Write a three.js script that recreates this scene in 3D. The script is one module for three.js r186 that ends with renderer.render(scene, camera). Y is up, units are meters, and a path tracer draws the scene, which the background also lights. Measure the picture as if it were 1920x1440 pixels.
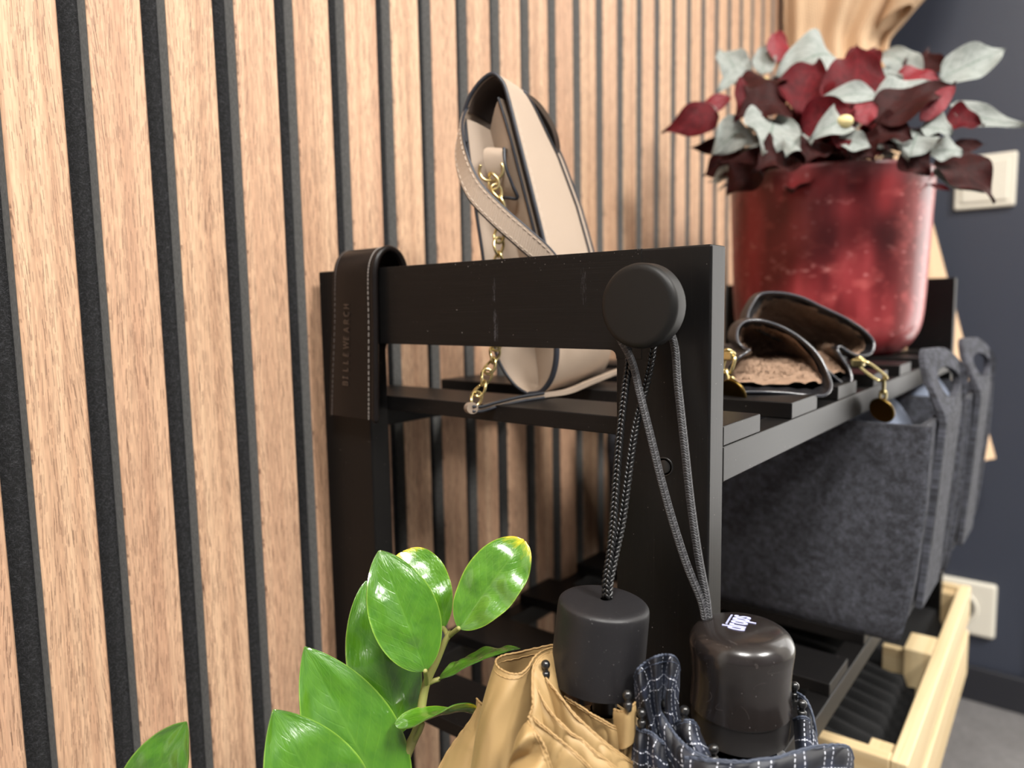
import * as THREE from 'three';
import { mergeGeometries } from 'three/addons/utils/BufferGeometryUtils.js';
import { RoundedBoxGeometry } from 'three/addons/geometries/RoundedBoxGeometry.js';
import { TextGeometry } from 'three/addons/geometries/TextGeometry.js';
import { FontLoader } from 'three/addons/loaders/FontLoader.js';
import { RectAreaLightUniformsLib } from 'three/addons/lights/RectAreaLightUniformsLib.js';

// ---------------------------------------------------------------- camera, light, exposure
const scene = new THREE.Scene();
const camera = new THREE.PerspectiveCamera(2 * Math.atan(720 / 1361.24) * 180 / Math.PI, 1920 / 1440, 0.02, 20);
camera.position.set(0.3938, 0.6756, 0);
camera.rotation.order = 'YXZ';
camera.rotation.set(-0.10507, 0.67781, -0.01732);
camera.focus = 0.315;
camera.userData.fStop = 6.8;
scene.add(camera);
const renderer = new THREE.WebGLRenderer({ antialias: true });
renderer.toneMapping = THREE.LinearToneMapping;
renderer.toneMappingExposure = 1.0;
renderer.shadowMap.enabled = true;
renderer.shadowMap.type = THREE.PCFSoftShadowMap;
RectAreaLightUniformsLib.init();
const FONT = await new FontLoader().loadAsync('fonts/droid/droid_sans_bold.typeface.json');
scene.background = new THREE.Color(1.0, 0.97, 0.93);
scene.backgroundIntensity = 5;
const LAMP = 74;        // radiance of the square ceiling lamps
const ROOM = { x1: 2.8, z0: -1.4, z1: 1.9, h: 2.42 };

// ---------------------------------------------------------------- helpers
const V = (x, y, z) => new THREE.Vector3(x, y, z);
let seedState = 7;
function rng() { seedState = (seedState + 0x6d2b79f5) | 0; let t = Math.imul(seedState ^ (seedState >>> 15), 1 | seedState); t = (t + Math.imul(t ^ (t >>> 7), 61 | t)) ^ t; return ((t ^ (t >>> 14)) >>> 0) / 4294967296; }
const rr = (a, b) => a + (b - a) * rng();
const used = new Map();
function numbered(name) { const k = used.get(name) || 0; used.set(name, k + 1); return k ? name + '_' + String(k).padStart(3, '0') : name; }
const base = new Map();
function shade(o) { o.castShadow = true; o.receiveShadow = true; return o; }
function thing(name, label, category, p, group) {
  const o = new THREE.Group(); o.name = numbered(name); o.position.copy(p); base.set(o, p.clone());
  o.userData = { label, category }; if (group) o.userData.group = group;
  scene.add(o); return o;
}
function structure(name, p = V(0, 0, 0)) {
  const o = new THREE.Group(); o.name = numbered(name); o.position.copy(p); base.set(o, p.clone());
  o.userData = { kind: 'structure' }; scene.add(o); return o;
}
function part(name, geo, mat, parent, label) {           // geo is in world metres; it is moved into its thing's frame
  const b = base.get(parent); const g = geo; g.translate(-b.x, -b.y, -b.z);
  const m = shade(new THREE.Mesh(g, mat)); m.name = numbered(name); base.set(m, b);
  if (label) m.userData.label = label;
  parent.add(m); return m;
}
function placed(name, geo, mat, parent, p) {             // a piece that shares its geometry with alike pieces
  const m = shade(new THREE.Mesh(geo, mat)); m.name = numbered(name); m.position.copy(p).sub(base.get(parent)); base.set(m, p.clone());
  parent.add(m); return m;
}
const merge = (list) => mergeGeometries(list.map((g) => { const h = g.index ? g.toNonIndexed() : g; for (const k of Object.keys(h.attributes)) if (!['position', 'normal', 'uv'].includes(k)) h.deleteAttribute(k); return h; }));
function boxUV(g, along = 'y', ou = 0, ov = 0) {          // uv in metres, v runs along the grain
  const p = g.attributes.position, n = g.attributes.normal, uv = g.attributes.uv;
  for (let i = 0; i < p.count; i++) {
    const c = { x: p.getX(i), y: p.getY(i), z: p.getZ(i) }, a = [Math.abs(n.getX(i)), Math.abs(n.getY(i)), Math.abs(n.getZ(i))];
    const ax = a[0] >= a[1] && a[0] >= a[2] ? 'x' : a[1] >= a[2] ? 'y' : 'z';
    const rest = ['x', 'y', 'z'].filter((k) => k !== ax);
    const vk = rest.includes(along) ? along : rest[1], uk = rest.find((k) => k !== vk);
    uv.setXY(i, c[uk] + ou, c[vk] + ov);
  }
  return g;
}
function box(x0, x1, y0, y1, z0, z1, r = 0.0008, along = 'y', seg = 1) {
  let g = new RoundedBoxGeometry(x1 - x0, y1 - y0, z1 - z0, seg, r);
  g = g.index ? g.toNonIndexed() : g;
  boxUV(g, along, rr(0, 3), rr(0, 3));
  g.translate((x0 + x1) / 2, (y0 + y1) / 2, (z0 + z1) / 2);
  return g;
}
const crv = (pts, closed = false, t = 0.5) => new THREE.CatmullRomCurve3(pts, closed, 'centripetal', t);
function tube(pts, r, n = 48, rad = 8, closed = false) {
  const c = pts.getPoint ? pts : crv(pts, closed); const g = new THREE.TubeGeometry(c, n, r, rad, closed);
  const L = c.getLength(), uv = g.attributes.uv;
  for (let i = 0; i < uv.count; i++) uv.setXY(i, uv.getY(i) * 6.283 * r, uv.getX(i) * L);
  if (!closed) return merge([g, cap(c.getPoint(0), r), cap(c.getPoint(1), r)]);
  return g;
}
function cap(p, r) { const s = new THREE.SphereGeometry(r, 8, 6); s.translate(p.x, p.y, p.z); return s; }
// catmull-rom through a row of points
function rowAt(row, t, closed) {
  const n = row.length, m = closed ? n : n - 1; let f = Math.min(Math.max(t, 0), 1) * m, i = Math.floor(f); if (i >= m) { i = m - 1; } f -= i;
  const g = (k) => closed ? row[(k % n + n) % n] : row[Math.min(Math.max(k, 0), n - 1)];
  const a = g(i - 1), b = g(i), c = g(i + 1), d = g(i + 2), f2 = f * f, f3 = f2 * f;
  const w0 = -0.5 * f3 + f2 - 0.5 * f, w1 = 1.5 * f3 - 2.5 * f2 + 1, w2 = -1.5 * f3 + 2 * f2 + 0.5 * f, w3 = 0.5 * f3 - 0.5 * f2;
  return V(a.x * w0 + b.x * w1 + c.x * w2 + d.x * w3, a.y * w0 + b.y * w1 + c.y * w2 + d.y * w3, a.z * w0 + b.z * w1 + c.z * w2 + d.z * w3);
}
function gridOf(rows, nu, nv, closed = false) {
  const out = [];
  const cols = []; for (let i = 0; i <= nu; i++) cols.push(rows.map((r) => rowAt(r, i / nu, closed)));
  for (let j = 0; j <= nv; j++) out.push(cols.map((c) => rowAt(c, j / nv, false)));
  return out;
}
function gridFn(f, nu, nv) { const o = []; for (let j = 0; j <= nv; j++) { const r = []; for (let i = 0; i <= nu; i++) r.push(f(i / nu, j / nv)); o.push(r); } return o; }
function gridNormals(G) {
  const nv = G.length - 1, nu = G[0].length - 1, N = [];
  const closed = G[Math.floor(nv / 2)][0].distanceTo(G[Math.floor(nv / 2)][nu]) < 1e-6;
  for (let j = 0; j <= nv; j++) { const r = []; for (let i = 0; i <= nu; i++) {
    const l = closed && i === 0 ? G[j][nu - 1] : G[j][Math.max(i - 1, 0)], h = closed && i === nu ? G[j][1] : G[j][Math.min(i + 1, nu)];
    const a = h.clone().sub(l), b = G[Math.min(j + 1, nv)][i].clone().sub(G[Math.max(j - 1, 0)][i]);
    const n = a.cross(b); if (n.lengthSq() < 1e-16) n.copy(r[i - 1] || V(0, 1, 0)); r.push(n.normalize());
  } N.push(r); }
  return N;
}
function gridUV(G, su = 1, sv = 1) {                        // uv in metres along the sheet
  const nv = G.length - 1, nu = G[0].length - 1; const U = [], W = [];
  for (let j = 0; j <= nv; j++) { let s = 0; const r = [0]; for (let i = 1; i <= nu; i++) { s += G[j][i].distanceTo(G[j][i - 1]); r.push(s); } U.push(r); }
  for (let i = 0; i <= nu; i++) { let s = 0; const c = [0]; for (let j = 1; j <= nv; j++) { s += G[j][i].distanceTo(G[j - 1][i]); c.push(s); } W.push(c); }
  return (i, j) => [(U[j][i] - U[j][nu] / 2) * su, W[i][j] * sv];
}
function skin(G, { unitUV = false, flip = false } = {}) {
  const nv = G.length - 1, nu = G[0].length - 1, N = gridNormals(G), uvf = unitUV ? (i, j) => [i / nu, j / nv] : gridUV(G);
  const P = [], Q = [], T = [], I = [];
  for (let j = 0; j <= nv; j++) for (let i = 0; i <= nu; i++) { const p = G[j][i], n = N[j][i], s = flip ? -1 : 1; P.push(p.x, p.y, p.z); Q.push(n.x * s, n.y * s, n.z * s); T.push(...uvf(i, j)); }
  for (let j = 0; j < nv; j++) for (let i = 0; i < nu; i++) { const a = j * (nu + 1) + i, b = a + 1, c = a + nu + 1, d = c + 1; flip ? I.push(a, c, b, b, c, d) : I.push(a, b, c, b, d, c); }
  const g = new THREE.BufferGeometry(); g.setAttribute('position', new THREE.Float32BufferAttribute(P, 3)); g.setAttribute('normal', new THREE.Float32BufferAttribute(Q, 3)); g.setAttribute('uv', new THREE.Float32BufferAttribute(T, 2)); g.setIndex(I); return g;
}
function thick(G, th, opts = {}) {                          // a sheet with both faces and its rim
  const N = gridNormals(G), nv = G.length - 1, nu = G[0].length - 1;
  const off = (s) => G.map((r, j) => r.map((p, i) => p.clone().addScaledVector(N[j][i], s * th / 2)));
  const A = off(1), B = off(-1), parts = [skin(A, opts), skin(B, { ...opts, flip: true })];
  const rim = (pa, pb) => { const R = [pa, pb]; return skin(R, { unitUV: true }); };
  parts.push(rim(A[0], B[0]), rim(A[nv], B[nv]), rim(A.map((r) => r[0]), B.map((r) => r[0])), rim(A.map((r) => r[nu]), B.map((r) => r[nu])));
  return merge(parts);
}
function lathe(profile, p, seg = 64, pleat) {               // profile [[r, y], ...] in metres around p
  const G = gridFn((u, v) => { const q = rowAt(profile.map(([r, y]) => V(r, y, 0)), v, false); const a = u * Math.PI * 2, r = Math.max(q.x, 0) * (pleat ? pleat(a, v) : 1); return V(p.x + r * Math.sin(a), p.y + q.y, p.z + r * Math.cos(a)); }, seg, (profile.length - 1) * 6);
  return skin(G, { flip: true });
}
function latheSharp(profile, p, seg = 64) { const g = new THREE.LatheGeometry(profile.map(([r, y]) => new THREE.Vector2(r, y)), seg); g.translate(p.x, p.y, p.z); return g; }
function orient(g, z, y) { const Z = z.clone().normalize(), X = y.clone().cross(Z).normalize(), Y = Z.clone().cross(X); g.applyMatrix4(new THREE.Matrix4().makeBasis(X, Y, Z)); return g; }

// ---------------------------------------------------------------- noise and textures
function hash(x, y, s) { let h = Math.imul(x, 374761393) ^ Math.imul(y, 668265263) ^ Math.imul(s, 2147483647 - 99); h = Math.imul(h ^ (h >>> 13), 1274126177); return ((h ^ (h >>> 16)) >>> 0) / 4294967296; }
function vn(x, y, px, py, s) {
  const xi = Math.floor(x), yi = Math.floor(y); let fx = x - xi, fy = y - yi; fx = fx * fx * (3 - 2 * fx); fy = fy * fy * (3 - 2 * fy);
  const m = (a, n) => ((a % n) + n) % n, a = m(xi, px), b = m(xi + 1, px), c = m(yi, py), d = m(yi + 1, py);
  const p = hash(a, c, s), q = hash(b, c, s), r = hash(a, d, s), t = hash(b, d, s);
  return (p + (q - p) * fx) * (1 - fy) + (r + (t - r) * fx) * fy;
}
function fbm(u, v, fx, fy, oct, s) { let a = 0, w = 0.5, t = 0; for (let o = 0; o < oct; o++) { a += w * vn(u * fx, v * fy, fx, fy, s + o * 17); t += w; fx *= 2; fy *= 2; w *= 0.5; } return a / t; }
function tex(w, h, size, fn, srgb = true) {                 // size [metres in u, metres in v]; fn(u, v) -> [r, g, b] 0..255 or one number
  const d = new Uint8Array(w * h * 4);
  for (let y = 0; y < h; y++) for (let x = 0; x < w; x++) { const c = fn(x / w, y / h), k = (y * w + x) * 4; if (c.length) { d[k] = c[0]; d[k + 1] = c[1]; d[k + 2] = c[2]; } else d[k] = d[k + 1] = d[k + 2] = Math.max(0, Math.min(255, c)); d[k + 3] = 255; }
  return finish(new THREE.DataTexture(d, w, h), size, srgb);
}
function finish(t, size, srgb) { t.wrapS = t.wrapT = THREE.RepeatWrapping; t.magFilter = THREE.LinearFilter; t.minFilter = THREE.LinearFilter; if (size) t.repeat.set(1 / size[0], 1 / size[1]); if (srgb) t.colorSpace = THREE.SRGBColorSpace; t.needsUpdate = true; return t; }
function canvasTex(w, h, size, draw, srgb = true) { const c = document.createElement('canvas'); c.width = w; c.height = h; const x = c.getContext('2d'); draw(x, w, h); return finish(new THREE.CanvasTexture(c), size, srgb); }
const clamp = (v) => Math.max(0, Math.min(255, v));
const mix = (a, b, t) => [a[0] + (b[0] - a[0]) * t, a[1] + (b[1] - a[1]) * t, a[2] + (b[2] - a[2]) * t];
const wrapStroke = (x, w, h, x0, y0, x1, y1) => { for (const ox of [0, w, -w]) for (const oy of [0, h, -h]) { if (Math.max(x0, x1) + ox < 0 || Math.min(x0, x1) + ox > w || Math.max(y0, y1) + oy < 0 || Math.min(y0, y1) + oy > h) continue; x.beginPath(); x.moveTo(x0 + ox, y0 + oy); x.lineTo(x1 + ox, y1 + oy); x.stroke(); } };

// oak-like slat veneer: two sheets of 0.135 x 0.54 m
function veneer(seed, tone) {
  const W = 1024, Hh = 2048, pores = [];
  seedState = seed;
  for (let k = 0; k < 20000; k++) { const x = rr(0, W), y = rr(0, Hh); const dens = vn(x / W * 60, y / Hh * 3, 60, 3, seed + 5); if (rng() > 0.15 + dens) continue; const l = rr(6, 42), lean = (vn(x / W * 12, y / Hh * 4, 12, 4, seed + 9) - 0.5) * 0.5 + rr(-0.04, 0.04); pores.push([x, y, x + lean * l, y + l, rng()]); }
  const color = canvasTex(W, Hh, [0.135, 0.54], (x) => {
    const im = x.createImageData(W, Hh), d = im.data;
    for (let j = 0; j < Hh; j++) for (let i = 0; i < W; i++) {
      const u = i / W, v = j / Hh, wv = (vn(u * 6, v * 2, 6, 2, seed) - 0.5) * 0.02;
      const s = fbm(u + wv, v, 28, 1, 4, seed + 1), f = fbm(u + wv * 2, v, 128, 6, 2, seed + 2), p = fbm(u, v, 256, 96, 1, seed + 3);
      let c = mix(tone[0], tone[1], Math.max(0, Math.min(1, (s - 0.32) * 2.6))); c = mix(c, tone[2], Math.max(0, (f - 0.55)) * 1.1);
      const k = 0.93 + 0.14 * p, q = (j * W + i) * 4; d[q] = clamp(c[0] * k); d[q + 1] = clamp(c[1] * k); d[q + 2] = clamp(c[2] * k); d[q + 3] = 255;
    }
    x.putImageData(im, 0, 0);
    for (const p of pores) { x.strokeStyle = p[4] < 0.22 ? 'rgba(236,200,160,0.5)' : 'rgba(74,50,38,' + (0.22 + 0.46 * p[4]) + ')'; x.lineWidth = 0.7 + 0.7 * p[4]; wrapStroke(x, W, Hh, p[0], p[1], p[2], p[3]); }
  });
  const bump = canvasTex(W / 2, Hh / 2, [0.135, 0.54], (x) => { x.fillStyle = '#b4b4b4'; x.fillRect(0, 0, W, Hh); for (const p of pores) { x.strokeStyle = p[4] < 0.22 ? 'rgba(235,235,235,0.6)' : 'rgba(20,20,20,' + (0.3 + 0.5 * p[4]) + ')'; x.lineWidth = 0.7 + 0.5 * p[4]; wrapStroke(x, W / 2, Hh / 2, p[0] / 2, p[1] / 2, p[2] / 2, p[3] / 2); } }, false);
  return { color, bump };
}
const VA = veneer(11, [[182, 144, 115], [202, 167, 136], [146, 110, 86]]), VB = veneer(57, [[183, 144, 116], [198, 162, 132], [150, 113, 88]]);
function fibres(seed, n, bg, dark, light, size) {
  seedState = seed; const L = []; for (let k = 0; k < n; k++) { const a = rr(0, 6.283), l = rr(6, 26), x = rr(0, 512), y = rr(0, 512); L.push([x, y, x + Math.cos(a) * l, y + Math.sin(a) * l, rng()]); }
  const draw = (A, B, C) => (x) => { x.fillStyle = A; x.fillRect(0, 0, 512, 512); for (const p of L) { x.strokeStyle = p[4] < 0.5 ? B : C; x.lineWidth = 0.8 + 0.6 * p[4]; wrapStroke(x, 512, 512, p[0], p[1], p[2], p[3]); } };
  return { color: canvasTex(512, 512, size, draw(bg, dark, light)), bump: canvasTex(512, 512, size, draw('#777', 'rgba(20,20,20,0.5)', 'rgba(255,255,255,0.5)'), false) };
}
const blackFelt = fibres(3, 9000, '#151516', 'rgba(6,6,7,0.6)', 'rgba(104,104,110,0.40)', [0.05, 0.05]);
const std = (o) => new THREE.MeshPhysicalMaterial({ side: THREE.DoubleSide, ...o });
const M = {};
M.veneerA = std({ map: VA.color, bumpMap: VA.bump, bumpScale: 0.00022, roughness: 0.55 });
M.veneerB = std({ map: VB.color, bumpMap: VB.bump, bumpScale: 0.00022, roughness: 0.55 });
M.slatCore = std({ map: tex(256, 256, [0.04, 0.04], (u, v) => { const n = fbm(u, v, 64, 32, 2, 21); const k = 116 + 20 * (n - 0.5) * 2; return [k * 1.01, k, k * 0.98]; }), roughness: 0.75 });
M.felt = std({ map: blackFelt.color, bumpMap: blackFelt.bump, bumpScale: 0.0006, roughness: 0.95 });
// black brushed paint on wood; grain runs along v
const paintBump = tex(512, 1024, [0.045, 0.18], (u, v) => { const w = (vn(u * 4, v * 2, 4, 2, 61) - 0.5) * 0.05; return 90 + 150 * (0.55 * fbm(u + w, v, 110, 3, 2, 62) + 0.45 * fbm(u, v, 40, 2, 3, 64)) - 20 + 20 * fbm(u, v, 128, 96, 1, 63); }, false);
seedState = 88; const specks = []; for (let k = 0; k < 150; k++) specks.push([rr(0, 1024), rr(0, 1024), Math.pow(rng(), 3) * 1.7 + 0.7, rng()]);
const paintColor = canvasTex(1024, 1024, [0.12, 0.12], (x) => {
  x.fillStyle = '#111010'; x.fillRect(0, 0, 1024, 1024);
  for (let k = 0; k < 500; k++) { x.strokeStyle = rng() < 0.5 ? 'rgba(34,31,30,0.35)' : 'rgba(12,11,11,0.4)'; x.lineWidth = rr(0.6, 2.4); const a = rr(0, 1024), b = rr(0, 1024); wrapStroke(x, 1024, 1024, a, b, a + rr(-4, 4), b + rr(60, 300)); }
  for (const s of specks) { x.fillStyle = 'rgba(215,208,200,' + (0.25 + 0.6 * s[3]) + ')'; x.beginPath(); x.arc(s[0], s[1], s[2], 0, 7); x.fill(); }
});
M.paint = std({ map: paintColor, bumpMap: paintBump, bumpScale: 0.00004, roughness: 0.4, specularIntensity: 0.4 });
const beamColor = canvasTex(512, 2048, [0.064, 0.256], (x) => {   // u is height, v runs along the beam; paler scuffs and dust specks as on the real one
  const px = (y) => (y % 0.064) / 0.064 * 512, py = (w) => (1 - w / 0.256) * 2048; seedState = 73;
  x.fillStyle = '#111010'; x.fillRect(0, 0, 512, 2048);
  for (let k = 0; k < 700; k++) { x.strokeStyle = rng() < 0.5 ? 'rgba(32,29,28,0.4)' : 'rgba(8,7,7,0.4)'; x.lineWidth = rr(0.5, 2); const a = rr(0, 512), b = rr(0, 2048); wrapStroke(x, 512, 2048, a, b, a + rr(-3, 3), b + rr(80, 400)); }
  const smear = (w, ya, yb, n, wd, al) => { for (let k = 0; k < n; k++) { const y = rr(ya, yb), a = px(y), b = py(w + rr(-wd, wd)); x.strokeStyle = 'rgba(150,150,158,' + rr(0.1, al) + ')'; x.lineWidth = rr(0.6, 1.6); x.beginPath(); x.moveTo(a, b); x.lineTo(a + rr(4, 26), b + rr(-3, 3)); x.stroke(); } };
  const w1 = V(0.1536,0.6802,-0.2853).x, w2 = V(0.2079,0.6864,-0.2853).x; smear(w1, 0.657, 0.69, 70, 0.0007, 0.5); smear(w1 + 0.0008, 0.658, 0.672, 60, 0.0014, 0.35); smear(w2, 0.676, 0.691, 60, 0.0016, 0.3);
  for (let k = 0; k < 130; k++) { x.fillStyle = 'rgba(215,208,200,' + rr(0.25, 0.9) + ')'; x.beginPath(); x.arc(rr(0, 512), rr(0, 2048), Math.pow(rng(), 3) * 1.5 + 0.6, 0, 7); x.fill(); }
  for (let k = 0; k < 160; k++) { x.fillStyle = 'rgba(200,198,195,' + rr(0.2, 0.8) + ')'; x.beginPath(); x.arc(px(0.6998 - Math.abs(rr(-1, 1) * rr(0, 1)) * 0.008), py(rr(0, 0.256)), Math.pow(rng(), 3) * 1.2 + 0.5, 0, 7); x.fill(); }
});
beamColor.flipY = true;
M.paintBeam = std({ map: beamColor, bumpMap: paintBump, bumpScale: 0.00010, roughness: 0.4, specularIntensity: 0.4 });
M.scuff = std({ color: '#8b8784', roughness: 0.8 });
M.knob = std({ color: '#100f0e', roughness: 0.5, specularIntensity: 0.6 });
M.black = std({ color: '#121212', roughness: 0.35 });
const fineBump = tex(256, 256, [0.02, 0.02], (u, v) => 255 * fbm(u, v, 48, 48, 3, 71), false);
M.strapLeather = std({ color: '#110d0c', bumpMap: fineBump, bumpScale: 0.00004, roughness: 0.4, clearcoat: 0.12, clearcoatRoughness: 0.25, specularIntensity: 0.35 });
M.letters = std({ color: '#2a221e', roughness: 0.18, clearcoat: 0.6, clearcoatRoughness: 0.15 });
M.thread = std({ color: '#4a4340', roughness: 0.6 });
M.threadPale = std({ color: '#8d8782', roughness: 0.6 });
// saffiano leather: two crossed sets of short pressed lines
const saffiano = tex(512, 512, [0.022, 0.022], (u, v) => { const a = Math.sin((u * 22 + v * 14) * 6.2832), b = Math.sin((u * 22 - v * 30) * 6.2832); return 120 + 70 * Math.max(a, b) + 40 * (fbm(u, v, 64, 64, 1, 81) - 0.5); }, false);
M.bag = std({ color: '#a89583', bumpMap: saffiano, bumpScale: 0.0002, roughness: 0.5 });
M.stitchPale = std({ color: '#b9a999', roughness: 0.7 });
M.bagInside = std({ color: '#4d4038', roughness: 0.9 });
M.bagEdge = std({ color: '#23262e', roughness: 0.45 });
M.gold = std({ color: '#cdbd88', metalness: 1, roughness: 0.2 });
M.paleGold = std({ color: '#d2c08c', metalness: 1, roughness: 0.28 });
M.darkBrass = std({ color: '#5d4a22', metalness: 1, roughness: 0.3 });
const gloveLeather = tex(256, 256, [0.02, 0.02], (u, v) => 255 * fbm(u, v, 24, 24, 3, 91), false);
M.glove = std({ color: '#1b1a1c', bumpMap: gloveLeather, bumpScale: 0.0002, roughness: 0.38 });
M.glovePiping = std({ color: '#24262d', roughness: 0.25, clearcoat: 0.6, clearcoatRoughness: 0.2 });
const furC = fibres(5, 9000, '#b8947a', 'rgba(120,86,64,0.30)', 'rgba(236,206,178,0.35)', [0.02, 0.02]);
M.fur = std({ map: furC.color, bumpMap: furC.bump, bumpScale: 0.0012, roughness: 1, sheen: 0.6, sheenColor: new THREE.Color(0.5, 0.36, 0.25), sheenRoughness: 0.7 });
const greyFelt = tex(512, 512, [0.09, 0.09], (u, v) => { const n = 0.55 * fbm(u, v, 24, 24, 4, 101) + 0.45 * fbm(u, v, 100, 100, 2, 105); const k = 64 + 90 * (n - 0.5); return [k, k * 1.02, k * 1.13]; });
const greyFeltB = fibres(6, 8000, '#777', 'rgba(30,30,30,0.4)', 'rgba(220,220,220,0.4)', [0.04, 0.04]);
M.basket = std({ map: greyFelt, bumpMap: greyFeltB.bump, bumpScale: 0.0006, roughness: 0.97 });
M.basketSeam = std({ color: '#1b1c20', roughness: 0.9 });
M.cloth = std({ color: '#8e98ad', roughness: 0.9, bumpMap: fineBump, bumpScale: 0.0003 });
const nylon = tex(256, 256, [0.004, 0.004], (u, v) => 120 + 60 * Math.sin(u * 6.2832 * 16) + 60 * Math.sin(v * 6.2832 * 16), false);
M.tan = std({ color: '#a2865a', bumpMap: nylon, bumpScale: 0.00003, roughness: 0.52, sheen: 0.3, sheenColor: new THREE.Color(0.7, 0.55, 0.3), sheenRoughness: 0.4, transmission: 0 });
M.tanHem = std({ color: '#9f8155', roughness: 0.65 });
const dusty = (seed, bg, n, scr) => canvasTex(1024, 512, [0.12, 0.06], (x) => { seedState = seed; x.fillStyle = bg; x.fillRect(0, 0, 1024, 512); for (let k = 0; k < n; k++) { x.fillStyle = 'rgba(205,203,200,' + rr(0.05, 0.6) + ')'; x.beginPath(); x.arc(rr(0, 1024), rr(0, 512), Math.pow(rng(), 8) * 1.3 + 0.32, 0, 7); x.fill(); } for (let k = 0; k < scr; k++) { x.strokeStyle = 'rgba(170,162,155,' + rr(0.15, 0.5) + ')'; x.lineWidth = rr(0.6, 1.3); const a = rr(0, 1024), b = rr(0, 512); x.beginPath(); x.moveTo(a, b); x.bezierCurveTo(a + rr(-20, 20), b + rr(-20, 20), a + rr(-30, 30), b + rr(-30, 30), a + rr(-40, 40), b + rr(-40, 40)); x.stroke(); } });
M.umbrellaBlack = std({ map: dusty(7, '#1d1c1e', 2600, 8), roughness: 0.46, specularIntensity: 0.7, bumpMap: fineBump, bumpScale: 0.00002 });
M.umbrellaGloss = std({ map: dusty(8, '#1f1b1a', 900, 60), roughness: 0.26, specularIntensity: 0.8, clearcoat: 0.3, clearcoatRoughness: 0.12 });
M.umbrellaBase = std({ color: '#191717', roughness: 0.4 });
M.tip = std({ color: '#151515', roughness: 0.28, clearcoat: 0.4 });
M.print = std({ color: '#aeb2e0', roughness: 0.5 });
M.cord = std({ color: '#0d0d0e', roughness: 0.36 });
const herring = canvasTex(128, 256, [0.0066, 0.0054], (x, w, h) => { x.fillStyle = '#1d1d1e'; x.fillRect(0, 0, w, h); for (let c = 0; c < 4; c++) for (let r = -1; r < 5; r++) { x.strokeStyle = r % 2 ? '#525255' : '#3e3e41'; x.lineWidth = 19; x.lineCap = 'round'; const s = c % 2 ? 1 : -1; x.beginPath(); x.moveTo(c * 32 + 16 - s * 8, r * 51 + 4); x.lineTo(c * 32 + 16 + s * 8, r * 51 + 52); x.stroke(); } });
const herringB = canvasTex(128, 256, [0.0066, 0.0054], (x, w, h) => { x.fillStyle = '#000'; x.fillRect(0, 0, w, h); for (let c = 0; c < 4; c++) for (let r = -1; r < 5; r++) for (const [lw, st] of [[22, '#555'], [16, '#999'], [9, '#fff']]) { x.strokeStyle = st; x.lineWidth = lw; x.lineCap = 'round'; const s = c % 2 ? 1 : -1; x.beginPath(); x.moveTo(c * 32 + 16 - s * 8, r * 51 + 4); x.lineTo(c * 32 + 16 + s * 8, r * 51 + 52); x.stroke(); } }, false);
M.cordWoven = std({ map: herring, bumpMap: herringB, bumpScale: 0.0005, roughness: 0.55 });
const plaid = canvasTex(1024, 1024, [0.056, 0.056], (x) => {
  seedState = 31; x.fillStyle = '#13151c'; x.fillRect(0, 0, 1024, 1024);
  for (let k = 0; k < 4; k++) { x.fillStyle = 'rgba(40,50,74,0.35)'; x.fillRect(k * 256 + 40, 0, 90, 1024); x.fillRect(0, k * 256 + 40, 1024, 90); x.fillStyle = 'rgba(10,10,14,0.35)'; x.fillRect(k * 256 + 170, 0, 60, 1024); x.fillRect(0, k * 256 + 170, 1024, 60); }
  for (let k = 0; k < 1024; k += 4) { x.fillStyle = 'rgba(130,140,165,0.10)'; x.fillRect(0, k, 1024, 1); x.fillRect(k, 0, 1, 1024); }
  for (let k = 0; k < 8; k++) for (let d = 0; d < 32; d++) { const o = k * 128 + (k % 2 ? -24 : 24); x.fillStyle = 'rgba(222,226,236,0.95)'; x.fillRect(o, d * 32 + 4, 7, 19); x.fillRect(d * 32 + 4, o, 19, 7); }
});
M.plaid = std({ map: plaid, bumpMap: nylon, bumpScale: 0.00003, roughness: 0.5, sheen: 0.3, sheenColor: new THREE.Color(0.4, 0.45, 0.6), sheenRoughness: 0.4 });
M.plaidHem = std({ color: '#39404f', roughness: 0.6 });
const glaze = tex(512, 512, [0.6, 0.22], (u, v) => {
  const s = fbm(u, v, 24, 2, 3, 121), m = fbm(u, v, 40, 16, 3, 123), b = fbm(u, v, 90, 36, 2, 125);
  let c = mix([104, 28, 31], [166, 64, 67], Math.max(0, Math.min(1, (s - 0.3) * 2.2))); c = mix(c, [190, 96, 92], Math.max(0, m - 0.58) * 2.0); c = mix(c, [226, 170, 164], Math.max(0, b - 0.72) * 3.0);
  const lip = Math.max(0, Math.min(1, (v - 0.86 - 0.10 * (s - 0.5)) * 9)); return mix(c, [92, 60, 62], lip * 0.75);
});
M.pot = std({ map: glaze, roughness: 0.32, specularIntensity: 0.7, clearcoat: 0.15, clearcoatRoughness: 0.16 });
M.soil = std({ color: '#2a1c14', roughness: 1, bumpMap: fineBump, bumpScale: 0.002 });
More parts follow.
